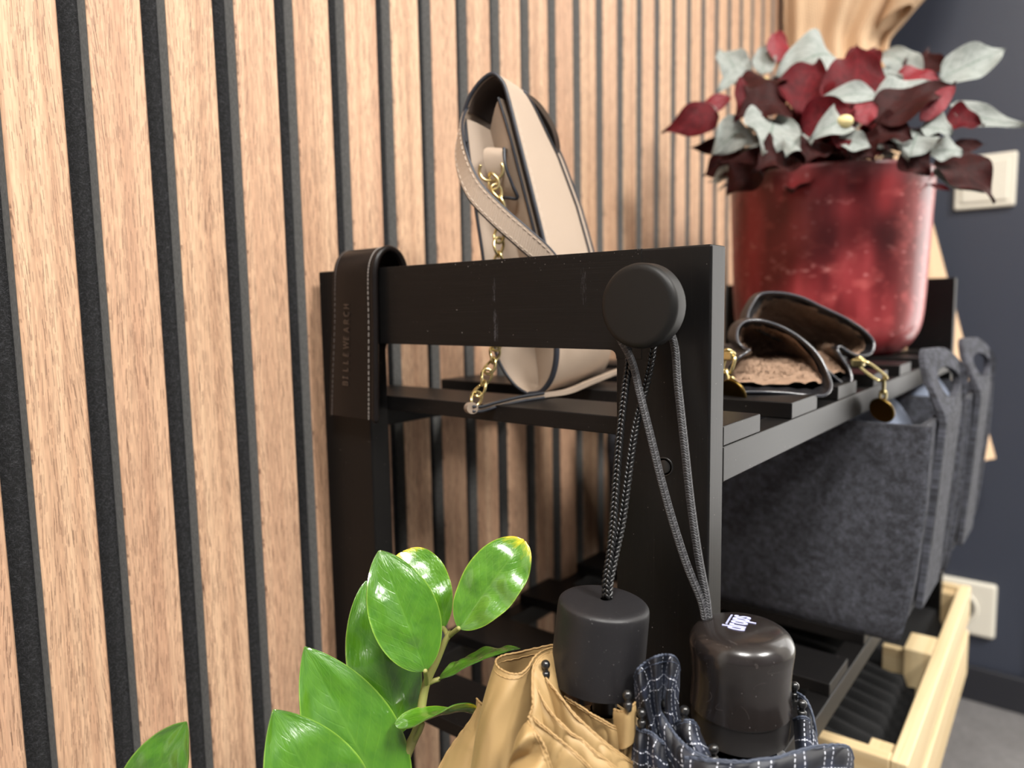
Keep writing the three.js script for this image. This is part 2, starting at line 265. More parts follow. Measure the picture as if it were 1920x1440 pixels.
function leafTex(baseC, dark, vein, edge, seed, opts = {}) {
  const ven = (u, v) => { const s = Math.abs(u - 0.5) * 2, mid = Math.exp(-Math.pow(s / 0.035, 2)); const q = (v * 11 - s * 3.2 + 0.35 * (vn(u * 5, v * 5, 5, 5, seed) - 0.5)), f = Math.abs(q - Math.round(q)); return Math.max(mid, 0.75 * Math.exp(-Math.pow(f / 0.055, 2)) * (1 - s * 0.5)); };
  const map = tex(256, 512, null, (u, v) => {
    const s = Math.abs(u - 0.5) * 2, n = fbm(u, v, 10, 14, 4, seed), w = ven(u, v);
    let c = mix(baseC, dark, Math.max(0, Math.min(1, (n - 0.35) * 1.2))); c = mix(c, vein, w * (opts.veinMix ?? 0.5));
    if (edge) c = mix(c, edge, Math.max(0, Math.min(1, (s - 0.95) * 20)) * 0.8);
    if (opts.tip) c = mix(c, [226, 196, 40], Math.max(0, Math.min(1, (v - 0.9 + 0.16 * (n - 0.5) + 0.04 * s) * 9)));
    return c;
  });
  const bump = tex(256, 512, null, (u, v) => 150 + (opts.veinBump ?? -40) * ven(u, v) + 60 * (fbm(u, v, 12, 16, 3, seed + 3) - 0.5) + 60 * (fbm(u, v, 44, 26, 2, seed + 7) - 0.5), false);
  return { map, bump };
}
const LZ = leafTex([70, 118, 24], [48, 96, 15], [96, 140, 50], [140, 172, 60], 131, { veinMix: 0.3 }), LZT = leafTex([76, 124, 26], [52, 100, 16], [104, 146, 52], [156, 176, 50], 137, { tip: 1, veinMix: 0.3 });
const leafMat = (L, o) => std({ map: L.map, bumpMap: L.bump, bumpScale: 0.0006, ...o });
M.zz = leafMat(LZ, { roughness: 0.3, clearcoat: 1, clearcoatRoughness: 0.1 }); M.zzTip = leafMat(LZT, { roughness: 0.3, clearcoat: 1, clearcoatRoughness: 0.12 });
M.zzStem = std({ color: '#8b8a4e', roughness: 0.5 });
const LS = leafTex([150, 154, 150], [118, 126, 120], [76, 94, 82], [168, 172, 168], 141, { veinMix: 0.55 }), LR = leafTex([88, 17, 24], [54, 9, 13], [112, 32, 40], null, 143, { veinMix: 0.4 }), LB = leafTex([50, 13, 11], [28, 8, 7], [66, 22, 18], null, 147, { veinMix: 0.3 }), LP = leafTex([124, 14, 30], [92, 10, 20], [160, 46, 60], null, 149, { veinMix: 0.4 });
M.leafSilver = leafMat(LS, { roughness: 0.6, bumpScale: 0.0012, specularIntensity: 0.3 }); M.leafRed = leafMat(LR, { roughness: 0.6, bumpScale: 0.0012, specularIntensity: 0.3 }); M.leafBrown = leafMat(LB, { roughness: 0.6, bumpScale: 0.0012, specularIntensity: 0.3 }); M.leafPink = leafMat(LP, { roughness: 0.55, bumpScale: 0.0012 });
M.bud = std({ color: '#e0cf96', roughness: 0.6 });
M.redStem = std({ color: '#4a1c18', roughness: 0.6 });
const pineC = tex(512, 1024, [0.12, 0.5], (u, v) => { const w = (vn(u * 3, v * 2, 3, 2, 151) - 0.5) * 0.12, g = fbm(u + w, v, 14, 1, 3, 152), f = fbm(u + w, v, 90, 4, 2, 153); let c = mix([210, 190, 150], [190, 164, 122], Math.max(0, Math.min(1, (g - 0.35) * 2.4))); return mix(c, [178, 140, 98], Math.max(0, f - 0.6) * 1.2); });
M.pine = std({ map: pineC, roughness: 0.6 });
M.knit = std({ color: '#101011', roughness: 0.95, bumpMap: greyFeltB.bump, bumpScale: 0.0006 });
const waffle = tex(256, 256, [0.032, 0.032], (u, v) => 128 + 60 * Math.sin(u * 6.2832 * 8) + 60 * Math.sin(v * 6.2832 * 8), false);
const waffleC = tex(256, 256, [0.032, 0.032], (u, v) => { const k = 1 + 0.07 * Math.sin(u * 6.2832 * 8) + 0.05 * Math.sin(v * 6.2832 * 8); return [clamp(208 * k), clamp(176 * k), clamp(142 * k)]; });
M.coat = std({ map: waffleC, bumpMap: waffle, bumpScale: 0.0008, roughness: 0.9 });
M.darkWall = std({ color: '#393e4b', roughness: 0.45, bumpMap: tex(256, 256, [0.12, 0.12], (u, v) => 255 * fbm(u, v, 60, 60, 2, 161), false), bumpScale: 0.0002 });
M.darkTrim = std({ color: '#26272d', roughness: 0.45 });
M.white = std({ color: '#e6e3dc', roughness: 0.7 });
M.greyWall = std({ color: '#6f7076', roughness: 0.7 });
M.ceiling = std({ color: '#eceae4', roughness: 0.9 });
M.doorWhite = std({ color: '#e2ded4', roughness: 0.4 });
M.plastic = std({ color: '#e4dfd0', roughness: 0.35 });
M.plasticDark = std({ color: '#8d897c', roughness: 0.5 });
M.steel = std({ color: '#b9b7b2', metalness: 1, roughness: 0.3 });
M.floor = std({ map: tex(512, 512, [0.6, 0.6], (u, v) => { const k = 112 + 40 * (fbm(u, v, 6, 6, 5, 171) - 0.5) + 16 * (fbm(u, v, 90, 90, 2, 172) - 0.5); return [k, k * 0.985, k * 0.985]; }), roughness: 0.55 });
M.terracotta = std({ color: '#4b4b4e', roughness: 0.7 });
M.lamp = std({ color: '#ffffff', emissive: new THREE.Color(1, 0.95, 0.87), emissiveIntensity: 8, roughness: 0.6 });
M.pane = std({ color: '#ffffff', transmission: 1, thickness: 0, roughness: 0.02, ior: 1.45 });

// ---------------------------------------------------------------- room shell
{
  const R = ROOM, t = 0.12;
  const wl = structure('wall_left');
  part('plaster', box(-0.034 - t, -0.034, 0, R.h, R.z0 - t, R.z1 + t, 0.001), M.white, wl);
  // acoustic slat cladding: black felt board with one veneered slat every 40 mm
  part('felt_backing', box(-0.034, -0.0102, 0, R.h, R.z0, 0.34, 0.001), M.felt, wl);
  const prism = (a, y0, y1, ou, ov) => {                 // a closed outline [x, z] drawn up from y0 to y1, flat sides
    const P = [], N = [], T = [], n = a.length;
    for (let i = 0; i < n; i++) { const p = a[i], q = a[(i + 1) % n], dx = q[0] - p[0], dz = q[1] - p[1], l = Math.hypot(dx, dz), nx = -dz / l, nz = dx / l; const up = ou + p[1], uq = ou + q[1]; const quad = [[p, y0, up], [q, y0, uq], [q, y1, uq], [p, y0, up], [q, y1, uq], [p, y1, up]]; for (const [c, y, u] of quad) { P.push(c[0], y, c[1]); N.push(nx, 0, nz); T.push(u + c[0], y + ov); } }
    const g = new THREE.BufferGeometry(); g.setAttribute('position', new THREE.Float32BufferAttribute(P, 3)); g.setAttribute('normal', new THREE.Float32BufferAttribute(N, 3)); g.setAttribute('uv', new THREE.Float32BufferAttribute(T, 2)); return g;
  };
  seedState = 404;
  for (let n = -8; n < 35; n++) {
    const z0 = -0.04 * n - 0.002, z1 = z0 - 0.0266, ou = rr(0, 1.3), ov = rr(0, 2), b = 0.0006;
    const core = prism([[-0.0102, z0], [-0.0102, z1], [-0.0012, z1], [-0.0012, z0]], 0.0, R.h - 0.002, ou, ov);
    const m = part('slat', core, M.slatCore, wl);
    part('slat_veneer', prism([[-0.0012, z0], [-0.0012, z1], [-b, z1], [0, z1 + b], [0, z0 - b], [-b, z0]], 0.0, R.h - 0.002, ou, ov), n % 2 ? M.veneerA : M.veneerB, m);
  }
  part('floor', box(-t, R.x1 + t, -0.1, 0, R.z0 - t, R.z1 + t, 0.001, 'z'), M.floor, structure('floor'));
  part('ceiling', box(-t, R.x1 + t, R.h, R.h + 0.1, R.z0 - t, R.z1 + t, 0.001, 'z'), M.ceiling, structure('ceiling'));
  const we = structure('wall_end');
  part('wall_panel', box(-0.034, 0.352, 0, R.h, R.z0 - t, R.z0, 0.001), M.darkWall, we);
  part('wall_panel', box(1.21, R.x1 + t, 0, R.h, R.z0 - t, R.z0, 0.001), M.white, we);
  part('wall_panel', box(0.352, 1.21, 2.06, R.h, R.z0 - t, R.z0, 0.001), M.white, we);
  part('skirting_board', box(0, 0.35, 0, 0.06, R.z0, R.z0 + 0.012, 0.003), M.darkTrim, structure('baseboard_end'));
  const d = structure('door_1');
  for (const [a, b, c, e] of [[0.40, 1.15, 0.01, 0.22], [0.40, 1.15, 1.9, 2.0], [0.40, 0.47, 0.22, 1.9], [1.08, 1.15, 0.22, 1.9], [0.47, 1.08, 1.0, 1.05]]) part('door_frame', box(a, b, c, e, R.z0 - 0.06, R.z0 - 0.02, 0.003), M.doorWhite, d);
  for (const [a, b] of [[0.22, 1.0], [1.05, 1.9]]) part('door_pane', box(0.468, 1.082, a - 0.002, b + 0.002, R.z0 - 0.042, R.z0 - 0.038, 0.0005), M.pane, d);
  part('door_jamb', box(0.345, 0.40, 0, 2.05, R.z0 - 0.06, R.z0 + 0.014, 0.004), M.doorWhite, d); part('door_jamb', box(1.15, 1.215, 0, 2.05, R.z0 - 0.06, R.z0 + 0.014, 0.004), M.doorWhite, d); part('door_head', box(0.345, 1.215, 2.0, 2.065, R.z0 - 0.06, R.z0 + 0.014, 0.004), M.doorWhite, d);
  const hd = tube([V(1.09, 1.0, R.z0 - 0.02), V(1.09, 1.0, R.z0 + 0.03), V(1.08, 1.0, R.z0 + 0.042), V(0.98, 1.0, R.z0 + 0.042)], 0.009, 30, 10); part('door_handle', hd, M.steel, d);
  part('wall_panel', box(R.x1, R.x1 + t, 0, R.h, R.z0 - t, R.z1 + t, 0.001), M.greyWall, structure('wall_right'));
  part('wall_panel', box(-t, R.x1 + t, 0, R.h, R.z1, R.z1 + t, 0.001), M.greyWall, structure('wall_back'));
}
function squareLamp(name, x, y, z, s, power, label) {
  const o = thing(name, label, 'lamp', V(x, y, z)), h = 0.028;
  part('lamp_frame', merge([box(x - s / 2 - 0.015, x + s / 2 + 0.015, y - h, y, z - s / 2 - 0.015, z - s / 2, 0.002), box(x - s / 2 - 0.015, x + s / 2 + 0.015, y - h, y, z + s / 2, z + s / 2 + 0.015, 0.002), box(x - s / 2 - 0.015, x - s / 2, y - h, y, z - s / 2, z + s / 2, 0.002), box(x + s / 2, x + s / 2 + 0.015, y - h, y, z - s / 2, z + s / 2, 0.002)]), M.doorWhite, o);
  part('diffuser', box(x - s / 2, x + s / 2, y - 0.025, y - 0.010, z - s / 2, z + s / 2, 0.002), M.lamp, o);
  if (y < ROOM.h - 0.01) { part('lamp_rod', new THREE.CylinderGeometry(0.006, 0.006, ROOM.h - y + 0.01, 12).translate(x, (ROOM.h + y - 0.01) / 2, z), M.steel, o); part('ceiling_cap', new THREE.CylinderGeometry(0.045, 0.05, 0.025, 32).translate(x, ROOM.h - 0.0125, z), M.doorWhite, o); }
  const L = new THREE.RectAreaLight(new THREE.Color(1, 0.975, 0.935), power, s, s); L.position.set(0, -0.030, 0); L.rotation.x = -Math.PI / 2; L.name = numbered('lamp_light'); o.add(L);
}
squareLamp('ceiling_lamp', 1.85, ROOM.h, -0.25, 0.62, LAMP, 'square white ceiling lamp over the open side of the hall');
squareLamp('pendant_lamp', 0.72, 1.98, 0.46, 0.42, LAMP * 0.86, 'square white pendant lamp on a steel rod behind the camera');

// ---------------------------------------------------------------- the black shelf rack
const ZF = -0.2853, TF = 0.0146, XR = 0.2699, XL = 0.0085, YB = 0.6136, Z2 = -0.9354;
const rack = thing('shelf_rack', 'black painted wooden shelf rack standing against the slatted wall', 'shelf rack', V((XL + XR) / 2, 0, (ZF + Z2) / 2));
{
  seedState = 515;
  for (const z of [ZF, Z2]) {
    for (const x of [XL, XR - 0.0451]) part('post', box(x, x + 0.0451, 0, 0.70, z - TF, z, 0.0011, 'y', 2), M.paint, rack);
    const a = XL + 0.0449, b = XR - 0.0449, e = 0.013, y0 = 0.6557, y1 = 0.70, r = 0.004, s = new THREE.Shape();
    s.moveTo(a - e, y1); s.lineTo(a - e, y0 - r); s.lineTo(a, y0 - r); s.quadraticCurveTo(a, y0, a + r, y0); s.lineTo(b - r, y0); s.quadraticCurveTo(b, y0, b, y0 - r); s.lineTo(b + e, y0 - r); s.lineTo(b + e, y1); s.closePath();
    let g = new THREE.ExtrudeGeometry(s, { depth: TF, bevelEnabled: true, bevelThickness: 0.0002, bevelSize: 0.0003, bevelOffset: -0.0003, bevelSegments: 2, curveSegments: 6 });
    g = g.index ? g.toNonIndexed() : g; g.translate(0, 0, z - TF); boxUV(g, 'x', 0, 0); part('top_beam', g, z === ZF ? M.paintBeam : M.paint, rack);
    part('foot_beam', box(a, b, 0.06, 0.10, z - TF, z, 0.001, 'x'), M.paint, rack);
  }
  for (const y of [YB, 0.4163, 0.219]) for (const x of [XL, XR - 0.0146]) part('side_rail', box(x, x + 0.0146, y - 0.016, y, Z2, ZF - TF, 0.0008, 'z'), M.paint, rack);
  for (const y of [YB, 0.4163, 0.219]) for (let k = 0; k < 7; k++) { const z = ZF - TF - 0.0004 - 0.0912 * k; part('shelf_board', box(XL + rr(0, 0.0012), XR - rr(0, 0.0009), y, y + 0.009, z - 0.045, z, 0.0007, 'x'), M.paint, rack); }
  // rough end grain where paint has gathered on the first board, and worn corner of the near post
  part('screw_cap', latheSharp([[0, 0.0005], [0.0026, 0.0005], [0.003, 0], [0.0036, 0], [0.004, 0.0006], [0.0044, 0]], V(0, 0, 0), 28).rotateX(Math.PI / 2).translate(0.249, 0.6049, ZF), M.black, rack);
  // round coat peg screwed to the near post
  const k = V(0.2517,0.6753,-0.2555), disc = [[0, 0.0108], [0.0140, 0.0108], [0.0156, 0.0104], [0.0167, 0.0094], [0.0170, 0.0080], [0.0170, 0.0022], [0.0164, 0.0008], [0.0150, 0], [0, 0]];
  const peg = part('peg_disc', lathe2(disc, V(k.x, k.y, -0.2663)), M.knob, rack);
  part('peg_stem', new THREE.CylinderGeometry(0.0062, 0.0072, 0.0192, 32).rotateX(Math.PI / 2).translate(k.x, k.y, -0.2757), M.knob, peg);
}
function lathe2(prof, p) { const pts = []; for (const [r, y] of prof) pts.push(new THREE.Vector2(Math.max(r, 0.00001), y)); const g = new THREE.LatheGeometry(pts, 96); g.rotateX(Math.PI / 2); g.translate(p.x, p.y, p.z); return g; }

// ---------------------------------------------------------------- embossed leather strap over the beam
{
  const x0 = V(0.0239,0.6112,-0.2785).x, x1 = V(0.0662,0.6136,-0.2785).x, xm0 = 0.0305, xm1 = 0.0672;
  const prof = [[0.6112, -0.2782, 0], [0.625, -0.2788, 0.1], [0.645, -0.2794, 0.35], [0.668, -0.2800, 0.7], [0.688, -0.2802, 0.9], [0.7005, -0.2812, 1], [0.7085, -0.2856, 1], [0.7112, -0.2925, 1], [0.7078, -0.3000, 1], [0.699, -0.3042, 1], [0.685, -0.3048, 0.95], [0.668, -0.3045, 0.8]];
  const s = thing('leather_strap', 'dark brown leather strap with embossed lettering folded over the left end of the beam', 'leather strap', V((x0 + x1) / 2, 0.70, ZF));
  const at = (u, v) => { const q = rowAt(prof.map((p) => V(p[2], p[0], p[1])), v, false); const a = x0 + (xm0 - x0) * q.x, b = x1 + (xm1 - x1) * q.x; return V(a + (b - a) * u, q.y, q.z + 0.0012 * Math.pow(Math.abs(u - 0.5) * 2, 4) * -0.6); };
  const G = gridFn(at, 20, 72);
  const main = part('strap_body', thick(G, 0.0022), M.strapLeather, s);
  for (const u of [0.045, 0.955]) part('rolled_edge', tube(gridFn((a, v) => at(u < 0.5 ? 0.012 : 0.988, v), 1, 60).map((r) => r[0]), u < 0.5 ? 0.0013 : 0.0021, 140, 8), M.strapLeather, s);
  for (const u of [0.06, 0.885]) {
    const N = [], L = gridFn((a, v) => at(u, v), 1, 200).map((r) => r[0]);
    for (let k = 0; k + 2 < 200; k += 3) { const a = L[k], b = L[k + 2], d = b.clone().sub(a), st = new THREE.CapsuleGeometry(0.00034, d.length() * 0.8, 2, 5); st.applyQuaternion(new THREE.Quaternion().setFromUnitVectors(V(0, 1, 0), d.clone().normalize())); const m = a.clone().add(b).multiplyScalar(0.5); const out = V(0, 0, 0); const nn = d.clone().cross(V(1, 0, 0)).normalize(); if (k === 0) N.push(nn); st.translate(m.x + nn.x * -0.0011, m.y + nn.y * -0.0011, m.z + nn.z * -0.0011); N.push(st); }
    part('stitching', merge(N.slice(1)), u < 0.5 ? M.thread : M.threadPale, s);
  }
  strapLetters(s, at);
}
function strapLetters(s, at) {
  // pressed letters standing a hair proud of the leather, read from the bottom upwards
  const word = 'BILLEWEARCH', font = FONT, out = [];
  let pos = 0; const size = 0.0052, adv = 0.00415;
  for (const ch of word) {
    const g = new TextGeometry(ch, { font, size, depth: 0.0006, curveSegments: 3, bevelEnabled: false });
    g.scale(0.72, 1, 1); g.rotateZ(Math.PI / 2);
    const v = 0.115 + pos * 0.0191, p = at(0.45, v), q = at(0.45, v + 0.01), lean = Math.atan2(q.x - p.x, q.y - p.y);
    g.rotateZ(-lean); g.rotateX(0.02); g.translate(p.x, p.y, p.z + 0.0011); out.push(g); pos++;
  }
  part('embossed_letters', merge(out), M.letters, s, 'embossed capital letters');
}

// ---------------------------------------------------------------- beige handbag
const chainLink = (() => { // one curb link, its long axis along y
  const pts = []; for (let k = 0; k < 14; k++) { const t = k / 14 * 6.2832; pts.push(V(0.0034 * Math.cos(t) * (1 - 0.12 * Math.sin(t) ** 2), 0.0053 * Math.sin(t), 0.0010 * Math.sin(2 * t))); }
  return new THREE.TubeGeometry(new THREE.CatmullRomCurve3(pts, true), 36, 0.00085, 8, true);
})();
function ribbon(pts, side, w, th, nu = 4, nv = 60) {        // a flat strap: side(t) gives its sideways direction
  const c = crv(pts); return thick(gridFn((u, v) => { const p = c.getPoint(v), s = side(v).normalize(); return p.addScaledVector(s, (u - 0.5) * w); }, nu, nv), th);
}
{
  const B = V(0.139, 0.6226, -0.337), A = V(-0.25, 0, -0.968), W = V(0.968, 0, -0.25);
  const bp = (l, w, h) => V(B.x + A.x * l + W.x * w, B.y + h, B.z + A.z * l + W.z * w);
  const bag = thing('handbag', 'beige grained leather handbag with gold chain leaning on the shelf behind the beam', 'handbag', V(0.125, 0.6226, -0.40));
  const mm = (a) => a.map(([w, h]) => V(w / 1000, h / 1000, 0));
  const back = mm([[-41.4, 163], [-39.1, 140], [-35.3, 109], [-31.7, 84], [-28.4, 52], [-25, 29], [-20, 17], [-12, 7], [-4, 2.2]]);
  const front = mm([[-19.4, 172], [-12.6, 150], [-4.2, 118], [4.4, 84], [10.5, 52], [13.5, 30], [11, 14], [4, 4.2], [-4, 2.2]]);
  const flapP = mm([[-40.5, 150], [-41.8, 163], [-38.5, 173], [-32.5, 180.5], [-26, 185], [-21.5, 185.5], [-17.5, 182], [-14, 175], [-7.2, 149], [0.8, 118], [9.2, 84], [14.2, 58], [15.4, 48]]);
  const outline = [[0.0, 0.096], [0.03, 0.094], [0.06, 0.090], [0.084, 0.087], [0.118, 0.083], [0.149, 0.070], [0.162, 0.058], [0.175, 0.047], [0.186, 0.036], [0.3, 0.03]];   // the far edge draws in towards the top
  const len = (h) => { for (let k = 1; k < outline.length; k++) if (h <= outline[k][0]) { const [a, x] = outline[k - 1], [b, y] = outline[k]; return x + (y - x) * Math.max(0, (h - a) / (b - a)); } return 0.03; };
  const sheetOf = (prof, nv, th, l0 = 0, grow = 0, bulge = 0) => thick(gridFn((u, v) => { const q = rowAt(prof, v, false), L = len(q.y) + grow * Math.min(1, Math.max(0.2, (0.19 - q.y) / 0.05)); const l = l0 + (L - l0) * u; return bp(l, q.x + bulge * Math.sin(Math.PI * u) * Math.sin(Math.PI * v), q.y); }, 26, nv), th);
  part('back_panel', sheetOf(back, 40, 0.0018, 0, 0.010, -0.003), M.bag, bag);
  part('front_panel', sheetOf(front, 40, 0.0018, 0, 0.016, 0.004), M.bag, bag);
  const fl = part('flap', sheetOf(flapP, 60, 0.0016, -0.001, 0, 0.001), M.bag, bag);
  part('flap_lining', thick(gridFn((u, v) => { const q = rowAt(flapP, 0.12 + 0.83 * v, false), n = rowAt(flapP, 0.14 + 0.83 * v, false).sub(q).normalize(); return bp(0.001 + (len(q.y) - 0.004) * u, q.x - n.y * -0.0014, q.y - n.x * 0.0014); }, 12, 50), 0.0006), M.bagInside, fl);
  const gus = (dep) => gridFn((u, v) => { const a = rowAt(back, v, false), b = rowAt(front, v, false), k = 1 - Math.abs(2 * u - 1), s = Math.pow(k, 1.25); return bp(0.0012 + dep * s * (0.55 + 0.45 * v) * Math.min(1, (1 - v) * 6 + 0.15), a.x + (b.x - a.x) * u, a.y + (b.y - a.y) * u - 0.010 * s * (1 - v)); }, 30, 48);
  part('gusset', thick(gus(0.019), 0.0012), M.bag, bag);
  part('gusset', thick(gridFn((u, v) => { const a = rowAt(back, v, false), b = rowAt(front, v, false), h = a.y + (b.y - a.y) * u; return bp(len(h) + 0.010 * Math.min(1, Math.max(0.2, (0.19 - h) / 0.05)) - 0.012 * Math.sin(Math.PI * u), a.x + (b.x - a.x) * u, h); }, 12, 30), 0.0012), M.bag, bag);
  const edge = (prof, l, r, t0 = 0, t1 = 1, dw = 0) => tube(gridFn((u, v) => { const q = rowAt(prof, t0 + (t1 - t0) * v, false); return bp(l(q.y), q.x + dw, q.y); }, 1, 50).map((x) => x[0]), r, 120, 8);
  part('edge_trim', edge(back, () => 0, 0.0010), M.bagEdge, bag, 'dark painted leather edge'); part('edge_trim', edge(front, () => 0, 0.0009), M.bagEdge, bag, 'dark painted leather edge');
  part('edge_trim', edge(flapP, () => -0.0012, 0.0012), M.bagEdge, fl, 'dark painted flap edge'); part('edge_trim', edge(flapP, (h) => len(h), 0.0013, 0.3, 1, 0.0006), M.bagEdge, fl, 'dark painted flap edge');
  part('edge_trim', edge(front, () => 0.0002, 0.0016, 0.48, 1, 0.001), M.bagEdge, bag, 'dark piping round the bottom corner');
  part('seam', edge(flapP, (h) => len(h) - 0.012, 0.0007, 0.5, 0.98, 0.0019), M.bagEdge, fl);
  // stitched lines beside the edges
  const stitch = (prof, l, t0, t1, dw, n) => { const out = [], P = gridFn((u, v) => { const q = rowAt(prof, t0 + (t1 - t0) * v, false); return bp(l, q.x + dw, q.y); }, 1, n * 2).map((x) => x[0]); for (let k = 0; k < n; k++) { const a = P[2 * k], b = P[2 * k + 1], d = b.clone().sub(a), g = new THREE.CapsuleGeometry(0.00028, d.length() * 1.1, 2, 5); g.applyQuaternion(new THREE.Quaternion().setFromUnitVectors(V(0, 1, 0), d.normalize())); const m = a.add(b).multiplyScalar(0.5); g.translate(m.x, m.y, m.z); out.push(g); } return merge(out); };
  part('stitching', stitch(flapP, 0.0035, 0.42, 0.98, 0.0009, 44), M.stitchPale, fl); part('stitching', stitch(front, 0.0035, 0.05, 0.6, 0.0009, 40), M.stitchPale, bag); part('stitching', stitch(back, 0.0032, 0.0, 0.7, 0.0012, 44), M.stitchPale, bag);
  // tab that holds the ring
  const tb = (w, h, l = -0.0018) => bp(l, w / 1000, h / 1000);
  const tab = part('ring_tab', thick(gridOf([[tb(-27, 146, 0.008), tb(-16, 144, 0.007)], [tb(-27.5, 143, -0.003), tb(-15.5, 141, -0.004)], [tb(-26, 134, -0.005), tb(-14, 133, -0.005)], [tb(-23, 124, -0.002), tb(-11.5, 123, -0.002)], [tb(-21.5, 117.5, 0.002), tb(-9.5, 116, 0.002)]], 8, 24), 0.0022), M.bag, bag);
  part('edge_trim', tube([tb(-15.2, 143, -0.003), tb(-13.6, 133, -0.005), tb(-11, 123, -0.002), tb(-9.2, 115.6, 0.001), tb(-15, 116.2, 0.001), tb(-21.6, 117.2, 0.001)], 0.0010, 60, 6), M.bagEdge, tab, 'dark painted tab edge');
  const rc = tb(-21.2, 131, -0.008), rp = []; for (let k = 0; k <= 24; k++) { const t = 2.7 + k / 24 * 4.05; rp.push(V(0, 0, 0).copy(rc).addScaledVector(W, 0.0070 * Math.cos(t)).add(V(0, 0.0062 * Math.sin(t), 0)).addScaledVector(A, 0.001 * Math.cos(t))); }
  part('ring', tube(rp.map((p) => p.clone()), 0.0009, 60, 8), M.paleGold, bag);
  // chain from the ring down behind the beam to the strap end
  const path = crv([tb(-21.2, 127.5, -0.009), V(0.1274,0.7368,-0.3218), V(0.1277,0.7226,-0.3214), V(0.1276,0.7077,-0.3206), V(0.1267,0.6807,-0.3201), V(0.1291,0.6522,-0.3143), V(0.1303,0.6444,-0.309), V(0.1308,0.6349,-0.3017), V(0.1316,0.6274,-0.2948), V(0.132,0.6231,-0.2907)]);
  const L = path.getLength(), nL = Math.round(L / 0.0077);
  for (let k = 0; k < nL; k++) {
    const t = (k + 0.5) / nL, p = path.getPointAt(t), d = path.getTangentAt(t).negate();
    const m = shade(new THREE.Mesh(chainLink, k < 3 ? M.paleGold : M.gold)); m.name = numbered('chain_link'); const twist = (k % 2 ? 0.95 : -0.55) + 0.5;
    m.quaternion.setFromUnitVectors(V(0, 1, 0), d).multiply(new THREE.Quaternion().setFromAxisAngle(V(0, 1, 0), twist)); m.position.copy(p).sub(base.get(bag)); bag.add(m);
  }
  // leather strap at the end of the chain: it folds round the last link and runs back under the bag
  const st = part('shoulder_strap', ribbon([V(0.1338,0.6218,-0.2882), V(0.1346,0.6212,-0.2939), V(0.1363,0.6223,-0.3031), V(0.1397,0.6239,-0.3203), V(0.1431,0.6243,-0.3386), V(0.1471,0.6246,-0.3573), V(0.141,0.6271,-0.3966), V(0.1344,0.6318,-0.4565), V(0.1333,0.6362,-0.5078)], () => V(0.72, 0.1, 0.55), 0.0092, 0.0028, 4, 60), M.bag, bag);
  part('strap_loop', new THREE.CylinderGeometry(0.0031, 0.0031, 0.0094, 20).applyQuaternion(new THREE.Quaternion().setFromUnitVectors(V(0, 1, 0), V(0.72, 0.1, 0.55).normalize())).translate(V(0.1334,0.6221,-0.2879).x, V(0.1334,0.6221,-0.2879).y, V(0.1334,0.6221,-0.2879).z), M.bag, st);
  const se = (o) => tube([V(0.1338,0.6218,-0.2882), V(0.1346,0.6212,-0.2939), V(0.1363,0.6223,-0.3031), V(0.1397,0.6239,-0.3203), V(0.1431,0.6243,-0.3386)].map((p) => p.add(V(0.72, 0.1, 0.55).normalize().multiplyScalar(0.0047)).add(V(0, o, 0))), 0.0008, 60, 6);
  part('edge_trim', se(0.0012), M.bagEdge, st, 'dark painted strap edge'); part('edge_trim', se(-0.0014), M.bagEdge, st, 'dark painted strap edge');
  // the other end of the strap falls from behind the bag across its near end
  const sp = [V(0.0969,0.7961,-0.335), V(0.0984,0.7876,-0.3273), V(0.1038,0.7747,-0.3169), V(0.1129,0.7579,-0.3078), V(0.1238,0.7401,-0.3052), V(0.1361,0.7261,-0.3093), V(0.1484,0.7133,-0.3162), V(0.1572,0.7015,-0.3255), V(0.1633,0.6858,-0.3348), V(0.1635,0.668,-0.3428)];
  const sd = (v) => { const w = Math.min(1, v * 1.9), q = w * w * (3 - 2 * w); return V(0.35 + 0.15 * q, -0.1 + 0.8 * q, 0.55 - 0.75 * q); };
  const s2 = part('shoulder_strap', ribbon(sp, sd, 0.0105, 0.002, 4, 70), M.bag, bag);
  const c2 = crv(sp); for (const s of [-1, 1]) { const o = []; for (let k = 0; k < 46; k++) { const p = c2.getPoint(k / 46), q = c2.getPoint((k + 0.55) / 46), n = q.clone().sub(p).cross(sd(k / 46)).normalize(); if (n.z < 0) n.negate(); o.push(tube([p, q].map((x) => x.clone().addScaledVector(sd(k / 46).normalize(), s * 0.0041).addScaledVector(n, 0.0011)), 0.00026, 2, 5)); } part('stitching', merge(o), M.stitchPale, s2); }
  for (const s of [-1, 1]) part('edge_trim', tube(gridFn((u, v) => c2.getPoint(v).addScaledVector(sd(v).normalize(), s * 0.0053), 1, 60).map((r) => r[0]), 0.0009, 100, 6), M.bagEdge, s2, 'dark painted strap edge');
  part('carry_handle', ribbon([V(0.1167,0.8008,-0.3489), V(0.1151,0.8031,-0.3635), V(0.1142,0.801,-0.3754), V(0.1156,0.7945,-0.3834), V(0.1165,0.7858,-0.3907), V(0.1152,0.7752,-0.3959), V(0.1103,0.7647,-0.4009)], () => V(-0.3, 0.25, -0.75), 0.012, 0.003, 4, 30), M.strapLeather, bag, 'dark brown carry handle');
}

